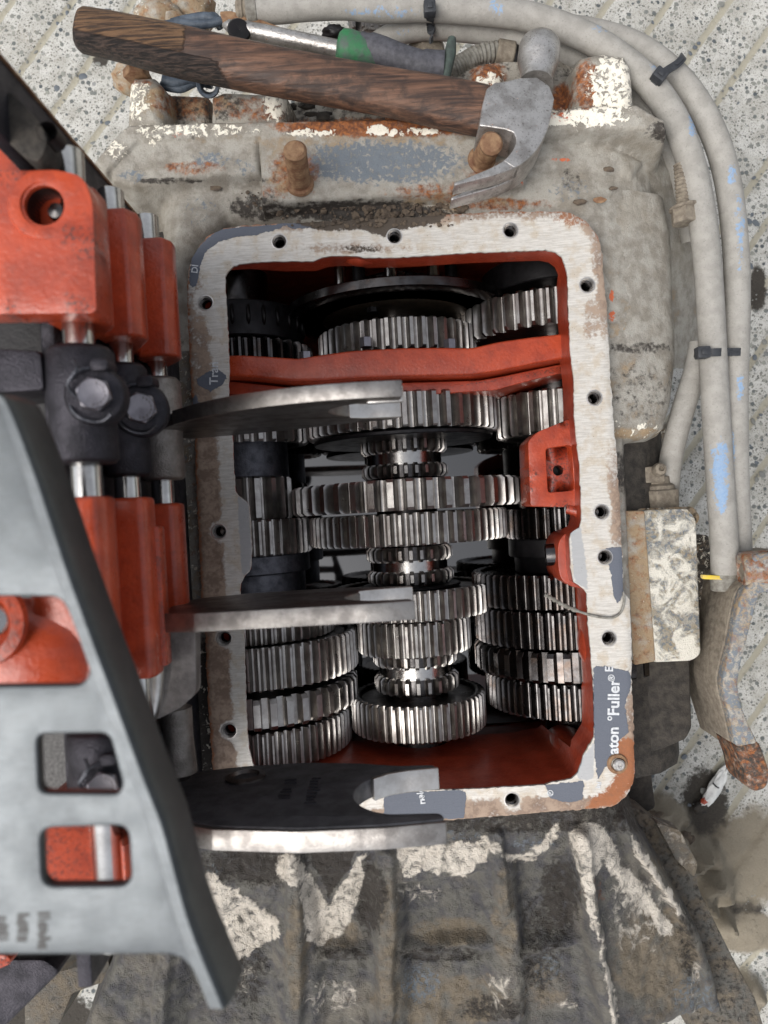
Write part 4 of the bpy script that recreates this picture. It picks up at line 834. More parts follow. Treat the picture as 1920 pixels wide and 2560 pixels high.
# dark yokes clamped on the rods, with their set screws and lock wire
def yoke(xc, z, y0, y1, r, mat):
    o = obj('yoke_boss', MB().lathe([(r-6, 0), (r, 6), (r-1, (y1-y0)*.45), (r+2, (y1-y0)*.55), (r, y1-y0-8), (r-7, y1-y0)], (xc, y0, z), (0, 1, 0), 40), M[mat], sh, smooth=50)
    return o
def yy(px, py, z): return yc(px, py, z)
y3 = yoke(-450, 723, yy(190, 1155, 760), yy(190, 858, 760), 50, 'yoke')
obj('yoke_block', MB().prism(rounded(P2([(-40,868),(100,876),(110,975),(-40,985)], 760), 6, 2), 640, 760), M['yoke'], sh, bevel=8)
y2 = yoke(-462, 499, yy(295, 1190, 530), yy(295, 905, 530), 42, 'yoke')
y1 = yoke(-462, 284, yy(385, 1200, 310), yy(385, 942, 310), 46, 'yoke_pale')
def setscrew(px, py, z, r, host, tilt):
    q = Vector(P(px, py, z)); ax = Vector(tilt).normalized()
    p_ = obj('screw_pad', MB().lathe([(r*1.75, -40), (r*1.7, -8), (r*1.5, 0), (r*1.1, 1)], q, ax, 28), M['yoke'], sh, smooth=50)
    b_ = obj('set_screw', MB().lathe([(r, 0), (r, r*.62), (r*.93, r*.72), (r*.86, r*.74)], q, ax, 6), M['bolt'], sh, bevel=1.5)
    obj('screw_face', MB().lathe([(r*.84, 0), (r*.8, 3.5), (r*.5, 2.4), (.5, 2.2)], q+ax*r*.74, ax, 24, False), M['bolt'], b_)
    for k in range(9):
        a = -2.4+k*.36; u = ax.orthogonal().normalized(); w_ = ax.cross(u); c_ = q+ax*(r*.74+2.6)+(u*math.cos(a)+w_*math.sin(a))*r*.62
        obj('head_mark', MB().ball(c_, (r*.05, r*.1, 1.6), k, 0, 1), M['fork'], b_)
    pts = []
    for k in range(17):
        a = math.radians(95+k*13.5); u = Vector((1, 0, 0)); w_ = Vector((0, 1, 0))
        pts.append(q+Vector((math.cos(a)*r*1.42, math.sin(a)*r*1.5, 6+6*math.sin(k*.8))))
    obj('lock_wire', MB().tube(pts, 2.6, 6), M['hub'], sh)
    pts = [q+Vector((-r*.9+8*math.sin(k*.5), r*1.9-k*r*.16, 14+10*math.sin(k*.3))) for k in range(14)]
    obj('lock_wire', MB().tube(pts, 2.6, 6), M['hub'], sh)
    obj('lug', MB().prism(rounded([(q.x-4, q.y+r*1.3), (q.x+r*.9, q.y+r*1.3), (q.x+r*.9, q.y+r*2.0), (q.x-4, q.y+r*2.0)], 6, 2), q.z-34, q.z+8), M['yoke'], sh, bevel=4)
setscrew(238, 988, 775, 26, y3, (.25, -.05, 1)); setscrew(352, 1022, 545, 29, y2, (.3, -.05, 1))
obj('gap_shade_box', MB().box(-1000, -535, -700, 540, 60, 560), M['void'], sh)  # black box added behind the bosses as the shade of the gaps
yk = yoke(-446, 723, P(200, 1990, 760)[1], P(200, 1832, 760)[1], 54, 'yoke')
setscrew(262, 1966, 778, 24, yk, (.2, .2, 1))
# forks
def fork(name, y0, y1, poly, pads, label, mat='fork', yface=None):
    b = obj(name, MB().prismy(rounded(poly, 12, 3), y0, y1), M[mat], sh, label, bevel=5, seg=2, smooth=50)
    for pd in pads: obj('fork_pad', MB().prismy(pd, y0-3, y1+3), M['fork_pad'], b, bevel=3, smooth=50)
    return b
def carc(cx, cz, r, a0, a1, n=12): return [(cx+r*math.cos(math.radians(a0+(a1-a0)*k/n)), cz+r*math.sin(math.radians(a0+(a1-a0)*k/n))) for k in range(n+1)]
# upper fork
ya, yb = P(700, 1008, 590)[1], P(700, 972, 590)[1]
p1 = [(-500, 215), (-440, 130), (-380, 140), (-200, 190), (-60, 255), (38, 275), (44, 330), (-8, 336)]+carc(8, 438, 100, 250, 110, 12)+[(40, 536), (42, 592), (-40, 596), (-170, 566), (-300, 462), (-400, 340), (-470, 290)]
p1 = [(-500, 215), (-440, 130), (-380, 140), (-200, 190), (-60, 255), (38, 275), (44, 326), (-8, 334)]+carc(8, 438, 102, 250, 110, 12)+[(40, 538), (43, 592)]+[tuple(q) for q in catmull([(-40, 596), (-130, 584), (-230, 545), (-320, 482), (-400, 400), (-456, 310), (-482, 255)], 3)]
f1 = fork('shift_fork', ya, yb, p1, [[(-62, 352), (-30, 332), (0, 324), (47, 320), (47, 336), (0, 340), (-30, 346), (-58, 364)], [(-20, 532), (46, 533), (46, 545), (-20, 545)]], 'upper shift fork reaching right from the lowest rod')
obj('fork_edge', MB().prismy(([tuple(q) for q in catmull([(43, 592), (-40, 596), (-130, 584), (-230, 545), (-320, 482), (-400, 400)], 3)]+[tuple(q) for q in catmull([(-403, 405), (-324, 489), (-233, 552), (-132, 591), (-40, 603), (43, 598)], 3)]), ya-2, yb+2), M['fork_edge'], f1, bevel=2)
# middle fork with its bent arm
ya, yb = P(700, 1566, 560)[1], P(700, 1524, 560)[1]
p2 = [(-424, 330), (-400, 280), (-300, 240), (-140, 230), (-20, 262), (46, 280), (48, 326), (0, 332)]+carc(6, 420, 92, 250, 110, 12)+[(40, 508), (44, 556), (-40, 562), (-200, 560), (-340, 556), (-400, 540), (-424, 500)]
f2 = fork('shift_fork', ya, yb, p2, [[(-66, 346), (-30, 326), (0, 318), (50, 314), (50, 330), (0, 335), (-30, 340), (-60, 356)]], 'middle shift fork on a bent arm')
obj('fork_edge', MB().prismy(rounded([(-412, 528), (-340, 552), (-200, 556), (-40, 558), (45, 553), (45, 560), (-40, 566), (-200, 564), (-342, 561), (-416, 536)], 3, 2), ya-2, yb+2), M['fork_edge'], f2, bevel=2)
arm = rounded(P2([(384,1552),(470,1545),(488,1562),(490,1735),(448,1772),(392,1800),(366,1796),(372,1600)], 470), 12, 3)
obj('fork_arm', MB().prism(arm, 430, 470), M['fork_dull'], f2, bevel=8, seg=3, smooth=60)
obj('arm_edge', MB().tube(catmull([P(398, 1545, 520), P(390, 1575, 505), P(392, 1680, 490), P(384, 1765, 480), P(366, 1806, 470)], 4), [14]*17, 12), M['fork_pad'], f2, smooth=60)
# lower fork, seen on its broad face
ya, yb = P(800, 2118, 560)[1], P(800, 2062, 560)[1]
p3 = [(-540, 380), (-500, 280), (-420, 240), (-330, 226), (-200, 226), (-80, 252), (0, 282), (74, 288), (78, 312), (24, 318)]+carc(20, 428, 110, 250, 112, 14)+[(70, 537), (76, 566), (-30, 574), (-180, 568), (-330, 538), (-440, 484), (-520, 420)]
f3 = fork('shift_fork', ya, yb, p3, [[(-58, 350), (-26, 326), (14, 315), (82, 308), (82, 320), (20, 326), (-20, 337), (-52, 362)]], 'lower dark shift fork with embossed markings on its broad face', 'fork_dark')
obj('fork_rim', MB().prismy(rounded([(-440, 480), (-330, 534), (-180, 564), (-30, 570), (77, 563), (77, 573), (-30, 581), (-180, 576), (-336, 546), (-446, 490)], 3, 2), ya-2, yb-3), M['fork_edge'], f3, bevel=2)
obj('fork_eye', MB().lathe([(42, -2), (42, 4), (30, 7), (26, 0)], (-322, yb, 300), (0, 1, 0), 28, False), M['fork'], f3)
f3y = yb
er = random.Random(11)
for row in range(2):
    for k in range(9 if row == 0 else 7):
        x, z = -170-row*52+er.uniform(-2, 2), 332+k*16
        if er.random() < .92:
            obj('embossed_mark', MB().box(x-13+er.uniform(0, 5), x+13-er.uniform(0, 8), yb-1, yb+2.2, z-2.5, z+2.5+er.choice((0, 3))), M['yoke'], f3)
# column between the arm and the lower fork
obj('fork_stem', MB().tube([P(440, 1770, 330), P(446, 1840, 330), P(450, 1930, 330)], [32, 30, 36], 20), M['yoke_pale'], f3, smooth=60)
obj('rod_collar', MB().cyl(P(402, 1815, 300), P(408, 1900, 300), 46, 28, ch=4), M['yoke'], sh)
obj('end_boss', MB().prism(rounded(P2([(380,1990),(480,2005),(470,2075),(400,2080)], 300), 12, 3), 160, 300), M['red'], sh, bevel=8)
# windowed top plate nearest the camera
ZT = 1050
rl = [(14,986),(40,1020),(108,1193),(181,1410),(253,1609),(288,1700),(338,1836),(381,1953),(420,2050),(447,2147),(478,2264),(513,2361),(575,2509)]   # bright bend line of the plate's right edge
il = [(-12,1000),(10,1040),(66,1200),(132,1410),(204,1609),(240,1712),(288,1836),(332,1953),(368,2050),(400,2160),(430,2264),(458,2353),(521,2512)]
pout = P2([(-240,988)], ZT)+P2(rl, ZT)+P2([(556,2530),(524,2516),(476,2420),(455,2398),(425,2388),(-240,2388)], ZT)
wins = [rounded(P2(q, ZT), r, 4) for q, r in (([(-160,1490),(150,1492),(176,1540),(226,1680),(204,1712),(-160,1716)], 18), ([(92,1836),(272,1834),(306,1960),(296,1984),(98,1982)], 10), ([(100,2072),(320,2064),(328,2214),(106,2216)], 14))]
tp = obj('window_plate', plate(resample(pout, 24), [resample(q, 14) for q in wins], ZT-16, ZT, 36), M['sheet'], sh, 'large satin steel fork plate with two small square windows', bevel=3, seg=3, smooth=50)
ri, rj = P2(rl, ZT), P2(il, ZT); bd = [(x, y) for x, y in ri]; bi = [(x, y) for x, y in rj]
mb = MB(); cr, ci_ = catmull(bd, 5), catmull(bi, 5); m_ = len(cr); vs_ = []
for k in range(m_):
    (x0, y0), (x1, y1) = ci_[k], cr[k]; e = (x1-x0, y1-y0)
    vs_ += [(x0, y0, ZT+1), (x0+e[0]*.12, y0+e[1]*.12, ZT+6), (x0+e[0]*.72, y0+e[1]*.72, ZT+8), (x0+e[0]*.9, y0+e[1]*.9, ZT+5), (x1, y1, ZT-4), (x1+2.5, y1, ZT-14), (x1+3, y1, ZT-60), (x1-9, y1, ZT-60), (x1-9, y1, ZT-15), (x0, y0, ZT-15)]
mb.add(vs_, [(i*10+k, i*10+(k+1) % 10, i*10+10+(k+1) % 10, i*10+10+k) for i in range(m_-1) for k in range(10)]+[tuple(range(9, -1, -1)), tuple(range(10*m_-10, 10*m_))])
obj('plate_rim', mb, M['sheet'], tp, smooth=40)
er = random.Random(4)
for (px, k0, n_) in ((112, 2285, 9), (60, 2288, 7), (8, 2296, 6)):
    for k in range(n_):
        x, y = XY(px+er.uniform(-3, 3), k0+k*10.5, ZT)
        obj('stamped_mark', MB().box(x-7, x+7-er.uniform(0, 6), y-1.3, y+1.3+er.choice((0, 1)), ZT-.2, ZT+.5), M['void'], tp)
obj('housing_flange', MB().prism(rounded(P2([(-80,2400),(110,2400),(150,2430),(10,2570),(-90,2600)], 420), 8, 2), 340, 420), M['yoke'], sh, bevel=8)
obj('flange_face', MB().prism(rounded(P2([(-80,2380),(20,2388),(30,2410),(-80,2460)], 520), 8, 2), 430, 520), M['red'], sh, bevel=6)
# ---------------------------------------------------------------- valve block and plates bolted to the right flank
def cst(r=0, w=0, d=0, b=0, t_=0, o=0): return {'A': (r, w, d, 1), 'B': (b, t_, o, 1)}
vb = obj('valve_block', MB().prism(rounded(P2([(1606,1276),(1722,1272),(1740,1300),(1752,1636),(1730,1652),(1630,1656)], -95), 12, 3), -420, -95), M['crust'], house, 'corroded aluminium valve block with flaking white crust', bevel=14, seg=3, smooth=60, attrs=cst(.24, .5, .14, .46, .5))
obj('block_shoulder', MB().prism(rounded(P2([(1540,1278),(1612,1276),(1640,1654),(1585,1664),(1566,1500)], -92), 6, 2), -420, -92), M['cast'], house, bevel=10, seg=3, smooth=60, attrs=cst(.36, .16, .26, .2, .6))
obj('block_cap', MB().prism(rounded(P2([(1552,1272),(1735,1266),(1752,1290),(1745,1312),(1556,1290)], -135), 8, 2), -300, -135), M['cast'], house, bevel=8, attrs=cst(.2, .3, .4, 0, .6))
obj('end_plate', MB().prism(rounded(P2([(1736,1335),(1772,1338),(1782,1420),(1778,1560),(1800,1570),(1784,1640),(1748,1660)], -210), 6, 2), -420, -210), M['cast'], house, bevel=8, attrs=cst(.3, .35, .6, .2, .5))
obj('end_flange', MB().prism(rounded(P2([(1775,1470),(1832,1462),(1830,1560),(1800,1576),(1776,1566)], -240), 6, 2), -420, -240), M['cast'], house, bevel=8, attrs=cst(.2, .2, .3, .3, .6))
obj('cast_tab', MB().prism(rounded(P2([(1735,1600),(1785,1566),(1776,1640),(1742,1662)], -200), 6, 2), -300, -200), M['dust'], house, bevel=5)
fit = obj('grease_fitting', MB().prism(rounded(P2([(1632,1648),(1662,1642),(1664,1672),(1636,1678)], -150), 5, 2), -190, -150), M['dust'], house, bevel=4)
obj('fitting_hole', MB().lathe([(9, .6), (9, -10), (.5, -10)], P(1640, 1658, -150), (-.2, 0, 1), 14, False), M['void'], fit, recalc=False)
lug = obj('drain_lug', MB().lathe([(34, -60), (34, -6), (28, 0), (10, 2), (9, -12), (.5, -12)], P(1758, 1664, -300), (-.1, -.1, 1), 7, False), M['dust'], house, bevel=2)
obj('lower_plate', MB().prism(rounded(P2([(1570,1600),(1724,1600),(1730,1820),(1716,1848),(1660,1872),(1592,1892)], -135), 8, 2), -640, -135), M['mud'], house, bevel=10, seg=3)
obj('lower_column', MB().prism(rounded(P2([(1585,1870),(1626,1882),(1632,1960),(1640,2020),(1560,2060)], -420), 10, 2), -700, -420), M['mud'], house, bevel=10)
obj('rear_flange', MB().prism(rounded(P2([(1560,2010),(1612,2030),(1660,2072),(1736,2160),(1750,2230),(1830,2390),(1890,2500),(1930,2640),(1760,2640),(1600,2200)], -330), 8, 2), -700, -330), M['cast_dark'], house, bevel=14, seg=3, attrs=cst(.1, .1, .4, 0, .5))
obj('flange_step', MB().prism(rounded(P2([(1640,2056),(1700,2076),(1745,2160),(1738,2196),(1690,2150)], -300), 8, 2), -360, -300), M['cast_dark'], house, bevel=10, attrs=cst(.1, .3, .3, 0, .5))
obj('rear_foot', MB().prism(rounded(P2([(110,2440),(270,2395),(280,2450),(180,2485),(150,2560),(60,2600),(60,2500)], -200), 8, 2), -520, -200), M['cast_dark'], house, bevel=8, attrs=cst(.1, .12, .3, 0, .5))
obj('side_bolt_head', MB().hexa(P(340, 176, -80), P(342, 196, -80), 34), M['rust'], house, bevel=2)
for k, (px, py, z, r) in enumerate(((400, 48, -230, 50), (470, 30, -260, 60), (330, 200, -260, 40), (440, 70, -240, 34))):
    obj('cast_lump', MB().ball(P(px, py, z), (r*1.3, r, 60), k, .12, 3), M['cast'], house, smooth=80, attrs=cst(.34, .25, .3, .2, .6))
# ---------------------------------------------------------------- rusty lever at the right
lv = thing('clutch_lever', P(1860, 1650, -300), 'rusty cranked lever with an eye hole, at the right edge beyond the valve block', 'lever')
lo_ = [(1884,1386),(1990,1376),(1990,1480),(1902,1480),(1893,1505),(1872,1580),(1852,1660),(1844,1710),(1852,1760),(1872,1812),(1896,1858),(1840,1868),(1826,1795),(1811,1740),(1806,1706),(1815,1662),(1828,1610),(1838,1555),(1850,1500),(1862,1472),(1884,1456)]
obj('lever_arm', MB().prism(rounded(P2(lo_, 20), 10, 2), -14, 20), M['cast'], lv, bevel=4, seg=2, smooth=50, attrs=cst(.3, .1, .1, .5, .5))
obj('lever_side', MB().prism(rounded([(x-3, y) for x, y in P2(lo_, 20)], 10, 2), -150, -15), M['dust'], lv, bevel=4)
obj('lever_end', MB().prism(rounded(P2([(1838,1860),(1897,1852),(1910,1885),(1926,1930),(1918,1972),(1884,1982),(1868,1962),(1860,1920)], 0), 10, 2), -120, 0), M['cast'], lv, bevel=9, seg=3, attrs=cst(.62, .1, .5, .2, .5))
obj('lever_web', MB().prism(rounded(P2([(1800,1440),(1850,1400),(1850,1520),(1812,1700),(1845,1870),(1840,1885),(1795,1740),(1776,1670)], -110), 8, 2), -330, -110), M['dust'], lv, bevel=9)
q = Vector(P(1850, 1428, -24))
obj('eye_tube', MB().lathe([(25, 60), (25, 4), (28, 0), (44, 0), (49, 5), (49, 150), (25, 150)], q, (1, .02, .12), 36, False), M['cast'], lv, smooth=50, attrs=cst(.5, .1, .2, .45, .5))
obj('eye_bore', MB().lathe([(25.5, 8), (25.2, 70), (.5, 70)], q, (1, .02, .12), 28, False), M['void'], lv, recalc=False)
# ---------------------------------------------------------------- hammer
hm = thing('claw_hammer', P(800, 180, -5), 'old claw hammer with a dark worn wooden handle lying across the top of the housing', 'hammer')
hp = catmull([P(x, y, z) for x, y, z in ((200,74,52),(300,94,52),(460,132,52),(700,182,50),(960,229,48),(1130,262,46),(1212,279,46))], 10)
hw = catmull([(0, w_, h_) for w_, h_ in ((50, 40), (53, 42), (58, 43), (55, 41), (55, 40), (60, 40), (60, 38))], 10)
vs_ = []; fs_ = []; NS = 28
for i, p in enumerate(hp):
    a = hp[min(i+1, len(hp)-1)]-hp[max(i-1, 0)]; a = a/np.linalg.norm(a); sd_ = np.array([a[1], -a[0], 0]); sd_ /= np.linalg.norm(sd_)
    e = .9 if i == 0 else 1
    for k in range(NS):
        t_ = 2*math.pi*k/NS; cx, cz = math.cos(t_), math.sin(t_)
        cx, cz = math.copysign(abs(cx)**.8, cx), math.copysign(abs(cz)**.8, cz)
        vs_.append(p+sd_*cx*hw[i][1]*e+np.array([0, 0, 1])*cz*hw[i][2]*e)
for i in range(len(hp)-1):
    for k in range(NS): k2 = (k+1) % NS; fs_.append((i*NS+k, i*NS+k2, (i+1)*NS+k2, (i+1)*NS+k))
fs_ += [tuple(range(NS)), tuple(range(len(vs_)-1, len(vs_)-NS-1, -1))]
hv = np.array(vs_); px, py = PX(hv[:, 0], hv[:, 1], hv[:, 2])
cl = 74+(px-200)*.211  # centre line in y
pale = 1.0*sstep(480, 440, px)*sstep(cl+16, cl-6, py); burnt = .95*sstep(570, 500, px+.6*(cl-py))*sstep(cl-10, cl+14, py)
obj('handle', (hv, fs_), M['wood'], hm, smooth=60, attrs={'A': np.stack([pale, burnt, px*0, px*0+1], 1)})
H1, H0 = 46.0, -46.0   # half width of the head either side of its own plane
hax = Vector(P(1212, 279, 46))-Vector(P(960, 229, 48)); hax.z = 0; hax.normalize(); hpt = Vector(P(1212, 279, 46)); RT = Matrix.Rotation(math.radians(-13), 3, hax)
def tilt(mb): mb.v = [tuple(RT @ (Vector(q)-hpt)+hpt) for q in mb.v]; return mb
def HP(pts, h):
    """outline in the head's own plane whose upper side (at height h) shows at these places once tilted"""
    out = []
    for px_, py_ in pts:
        g = Vector(P(px_, py_, hpt.z+h)); w_ = g.copy()
        for _ in range(8):
            r = RT @ (w_-hpt)+hpt; tx, ty = XY(px_, py_, r.z); w_ += Vector((tx-r.x, ty-r.y, 0)); w_.z = hpt.z+h
        out.append((w_.x, w_.y))
    return out
HZ0, HZ1 = hpt.z+H0, hpt.z+H1
ci_p = [(1284,330),(1290,348),(1285,368),(1266,394),(1236,414),(1188,435),(1136,455)]; co_p = [(1386,246),(1371,318),(1343,372),(1302,410),(1248,433),(1192,448),(1136,463)]
ci, co = catmull(HP(ci_p, H1), 6), catmull(HP(co_p, H1), 6); n_ = len(ci); sp = 20
blk = HP([(1216,222),(1236,206),(1262,203),(1300,194),(1342,192),(1374,214)], H1)+[tuple(q) for q in co[:sp+1]]+[tuple(q) for q in ci[:sp+1][::-1]]+HP([(1262,322),(1198,313),(1206,262)], H1)
head = obj('head', tilt(MB().prism(blk, HZ0, HZ1)), M['hammer'], hm, bevel=4, seg=3, smooth=50)
def slab(inn_, out_, zl, zh):
    mb = MB(); vs = []; n = len(inn_)
    for i in range(n): (a, b), (c_, d__) = inn_[i], out_[i]; vs += [(a, b, zl[i]), (c_, d__, zl[i]), (c_, d__, zh[i]), (a, b, zh[i])]
    fs = [(i*4+k, i*4+(k+1) % 4, i*4+4+(k+1) % 4, i*4+4+k) for i in range(n-1) for k in range(4)]+[(3, 2, 1, 0), tuple(range(4*n-4, 4*n))]
    return tilt(mb.add(vs, fs))
mid = (HZ0+HZ1)/2; gap = [.8+7*(i/(n_-sp-1)) for i in range(n_-sp)]
obj('claw_prong', slab(ci[sp-2:], co[sp-2:], [mid+.4, mid+.6]+[mid+g for g in gap], [HZ1-.7]*(len(gap)+2)), M['hammer'], head, bevel=2.5, smooth=60)
obj('claw_prong', slab(ci[sp-2:], co[sp-2:], [HZ0+.7]*(len(gap)+2), [mid-.4, mid-.6]+[mid-g for g in gap]), M['hammer'], head, bevel=2.5, smooth=60)
(ax_, ay_), (bx_, by_) = HP([(1340, 210), (1352, 88)], 0)
pa, pb_ = Vector((ax_, ay_, hpt.z)), Vector((bx_, by_, hpt.z))
obj('poll', tilt(MB().lathe([(42, 0), (39, 16), (42, 36), (50, 60), (52, 74), (51, 110), (47, 121), (40, 124)], pa, pb_-pa, 36)), M['hammer'], head, smooth=60)
# ---------------------------------------------------------------- pry tool behind the hammer
to = thing('pry_tool', P(850, 120, -60), 'silver tube tool with a chipped green collar and dark grip, behind the hammer handle', 'tool')
ta, tb = Vector(P(556, 62, -46)), Vector(P(862, 126, -46))
sh_ = obj('tube_shaft', MB().lathe([(4, 0), (15, 16), (20, 60), (21, 110), (21, (tb-ta).length)], ta, tb-ta, 28), M['hammer'], to, smooth=60)
obj('scoop_mouth', MB().lathe([(30, 0), (26, 5), (18, 6), (.5, 3)], P(598, 76, -28), (.25, -.1, 1), 20, False), M['void'], sh_, recalc=False)
obj('wedge_blade', MB().prism(rounded(P2([(548,28),(575,26),(640,44),(715,72),(730,92),(640,84),(560,66)], -70), 5, 2), -90, -70), M['rust'], to, bevel=4)
obj('collar', MB().tube([P(846, 120, -44), P(856, 122, -44), P(880, 126, -44), P(930, 136, -44), P(950, 140, -44)], [36, 46, 46, 37, 30], 24), plain('chipped_green', '#2c7045', '#4b5550', .55, 2.6, 2), to, smooth=60)
obj('grip', MB().tube(catmull([P(900, 116, -40), P(945, 128, -38), P(1000, 150, -38), P(1060, 168, -38), P(1108, 172, -38)], 5), [34]*3+[37]*12+[41]*6, 24), M['rubber'], to, smooth=60)
obj('end_guard', MB().tube([P(1130, 98, -30), P(1126, 130, -20), P(1116, 170, -20), P(1108, 210, -30)], [11, 15, 16, 14], 14), plain('green_black_guard', '#4a5750', '#3a403d', .6, 5, 1), to, smooth=60)
# ---------------------------------------------------------------- hoses and ties
def hose(label, pts, r, scuffs=(), group='grey hoses tied together round the housing'):
    path = catmull(pts, 10); mb = MB().tube(path, r, 20); v = np.array(mb.v); px, py = PX(v[:, 0], v[:, 1], v[:, 2])
    a = np.zeros(len(px))
    for s_ in scuffs: a = np.maximum(a, s_[0]*blob(px, py, *s_[1:]))
    return tag(obj('hose', mb, M['hose'], smooth=80, attrs={'A': np.stack([a, a*0, a*0, a*0+1], 1)}), label, 'hose', group)
def pz(pts, z): return [P(x, y, z if len(p_) == 2 else p_[2]) for p_ in pts for x, y in [p_[:2]]]
ZH = -80
h1 = hose('inner grey hose on top, from the top edge round to the lever, with blue scuffs', pz([(636,24),(700,22),(760,16),(860,12),(960,20),(1075,18),(1190,26),(1300,38),(1390,62),(1480,100),(1560,152),(1630,216),(1690,306),(1728,410),(1752,520),(1768,650),(1778,800),(1786,960),(1794,1100),(1802,1230),(1810,1340),(1812,1436)], ZH), 35,
          [(.6,1650,170,26,26), (.5,1240,20,26,26), (.45,1500,70,30,16), (.5,1730,300,14,60), (.62,1800,1180,26,100), (.75,1805,1250,16,40), (.42,960,30,120,20)])
h2 = hose('outer grey hose at the right, lying on the concrete side of the tied pair', pz([(1420,70,-165),(1500,84,-160),(1585,112,-150),(1660,162,-130),(1725,230,-110),(1778,320,-105),(1812,420,-105),(1832,540,-105),(1842,680,-105),(1842,820,-105),(1838,950,-108),(1838,1080,-110),(1840,1200,-115),(1846,1330,-120),(1850,1440,-125)], ZH), 33,
          [(.6,1830,440,14,30), (.5,1850,560,16,90), (.55,1850,970,14,40), (.5,1830,1130,14,60), (.4,1852,650,12,60)])
h3 = hose('lower grey hose passing under the poll of the hammer', pz([(880,180,-170),(905,142,-165),(960,100,-160),(1020,76,-158),(1090,70,-158),(1180,76,-158),(1290,92,-158),(1400,126,-160),(1500,180,-165),(1580,240,-175),(1650,330,-190),(1700,450,-215),(1730,600,-260)], -158), 31, [(.4,1000,80,30,16)])
h4 = hose('short grey hose branching down to the brass fitting beside the valve block', pz([(1752,860,-170),(1738,930,-170),(1712,1010,-172),(1690,1090,-180),(1674,1170,-200),(1668,1250,-240),(1664,1320,-280)], -170), 31)
obj('hose_ferrule', MB().lathe([(30, 0), (37, 3), (38, 26), (34, 30)], P(646, 24, ZH), (-1, .02, 0), 28), M['conduit'], h1)
obj('hose_plug', MB().lathe([(28, 0), (28, 18), (24, 20), (28, 24), (28, 34), (22, 40)], P(630, 25, ZH), (-1, .02, 0), 24), M['dust'], h1)
obj('hose_coupling', MB().lathe([(38, 0), (38, 8), (34, 12), (34, 40), (30, 44)], P(1808, 1434, -90), (.03, -1, 0), 24), M['conduit'], h1)
tg = obj('yellow_tag', MB().prism(rounded(P2([(1756,1437),(1815,1440),(1815,1450),(1758,1448)], -60), 2, 1), -75, -60), M['yellow'], None, bevel=1.5); tag(tg, 'small yellow plastic tag under the hose end by the lever', 'tag')
def cable_tie(label, path, w, buckle, bdir, tail=None):
    t_ = thing('cable_tie', path[len(path)//2], label, 'cable tie', 'black cable ties round the hoses')
    st = obj('strap', MB().strip(catmull(path, 4), w, 5, up=[tuple(u) for u in tie_up(catmull(path, 4))]), M['tie'], t_, smooth=40)
    for k in range(9):
        a = Vector(path[-3])+(Vector(path[-2])-Vector(path[-3]))*(k/9); 
        obj('ratchet_rib', MB().ball((a.x, a.y, a.z+4), (w*.36, 2.2, 2), k, 0, 1), M['tie'], st)
    b = Vector(buckle); d = Vector(bdir).normalized(); s_ = d.cross(Vector((0, 0, 1)))
    obj('buckle', MB().prism([tuple((b+d*x+s_*y)[:2]) for x, y in ((-17, -15), (17, -15), (17, 15), (-17, 15))], b.z-14, b.z+14), M['tie'], t_, bevel=4)
    obj('buckle_slot', MB().prism([tuple((b+d*x+s_*y)[:2]) for x, y in ((-8, -7), (8, -7), (8, 7), (-8, 7))], b.z+8, b.z+18), M['tie'], t_, bevel=2)
def tie_up(p):
    c_ = sum((Vector(q) for q in p), Vector())/len(p); c_.z -= 30
    return [(Vector(q)-c_).normalized() for q in p]
cable_tie('black cable tie at the top, its buckle over the upper hose', [P(1072, -14, ZH+10), P(1073, 2, ZH+34), P(1074, 20, ZH+41), P(1075, 44, ZH+24), P(1076, 60, -126), P(1078, 80, -124), P(1078, 108, -140)], 21, P(1074, 22, ZH+46), (0, 1, 0))
cable_tie('black cable tie slanting across the hose bend at the upper right', [P(1612, 246, -150), P(1622, 226, -70), P(1640, 202, -46), P(1662, 180, -46), P(1690, 162, -66), P(1706, 146, -78), P(1708, 140, -100)], 20, P(1648, 190, -34), (.75, -.66, 0))
cable_tie('black cable tie across both hoses, level with the red cross web', [P(1738, 884, -120), P(1742, 882, -84), P(1760, 881, -52), P(1790, 881, -40), P(1822, 880, -68), P(1842, 880, -70), P(1864, 880, -90)], 20, P(1756, 882, -44), (1, 0, 0))
# ---------------------------------------------------------------- small things at the top
cd = thing('corrugated_conduit', P(1190, 140, -160), 'short grey corrugated conduit between the tool guard and the hammer poll', 'conduit')
cp = catmull([P(1128, 176, -150), P(1160, 158, -150), P(1195, 138, -152), P(1245, 128, -156)], 14)
obj('corrugated_tube', MB().tube(cp, [27 if i % 3 else 22 for i in range(len(cp))], 16), M['conduit'], cd, smooth=25)
obj('end_sleeve', MB().cyl(P(1240, 130, -156), P(1284, 138, -160), 33, 20, ch=4), M['dust'], cd); obj('black_plug', MB().cyl(P(1270, 140, -170), P(1292, 150, -176), 36, 20, ch=4), M['void'], cd)
fi = thing('ribbed_fitting', P(930, 70, -220), 'dark ribbed threaded fitting under the hoses at the top of the picture', 'pipe fitting')
q0, q1 = Vector(P(932, 108, -220)), Vector(P(928, 40, -220))
obj('hex_body', MB().hexa(q0, q1, 66, 6), M['yoke_pale'], fi, bevel=3)
for k in range(5): a = -50+k*25; obj('body_rib', MB().box(q0.x+a-5, q0.x+a+5, q0.y+8, q1.y-8, -222, -158), M['yoke_pale'], fi, bevel=2)
obj('thread', MB().lathe([(x, k*4) for k in range(11) for x in ((70,) if k % 2 else (64,))], q1, q1-q0, 28), M['void'], fi, smooth=20)
tag(obj('nut', MB().hexa(P(1070, 158, -230), P(1062, 112, -226), 58, 6), M['dust'], bevel=3), 'brown dusty nut under the first cable tie', 'nut')
tag(obj('rubber_plug', MB().ball(P(835, 82, -90), (32, 17, 22), 2, .15, 3), M['void'], smooth=80), 'small black rubber lump beside the green collar', 'plug')
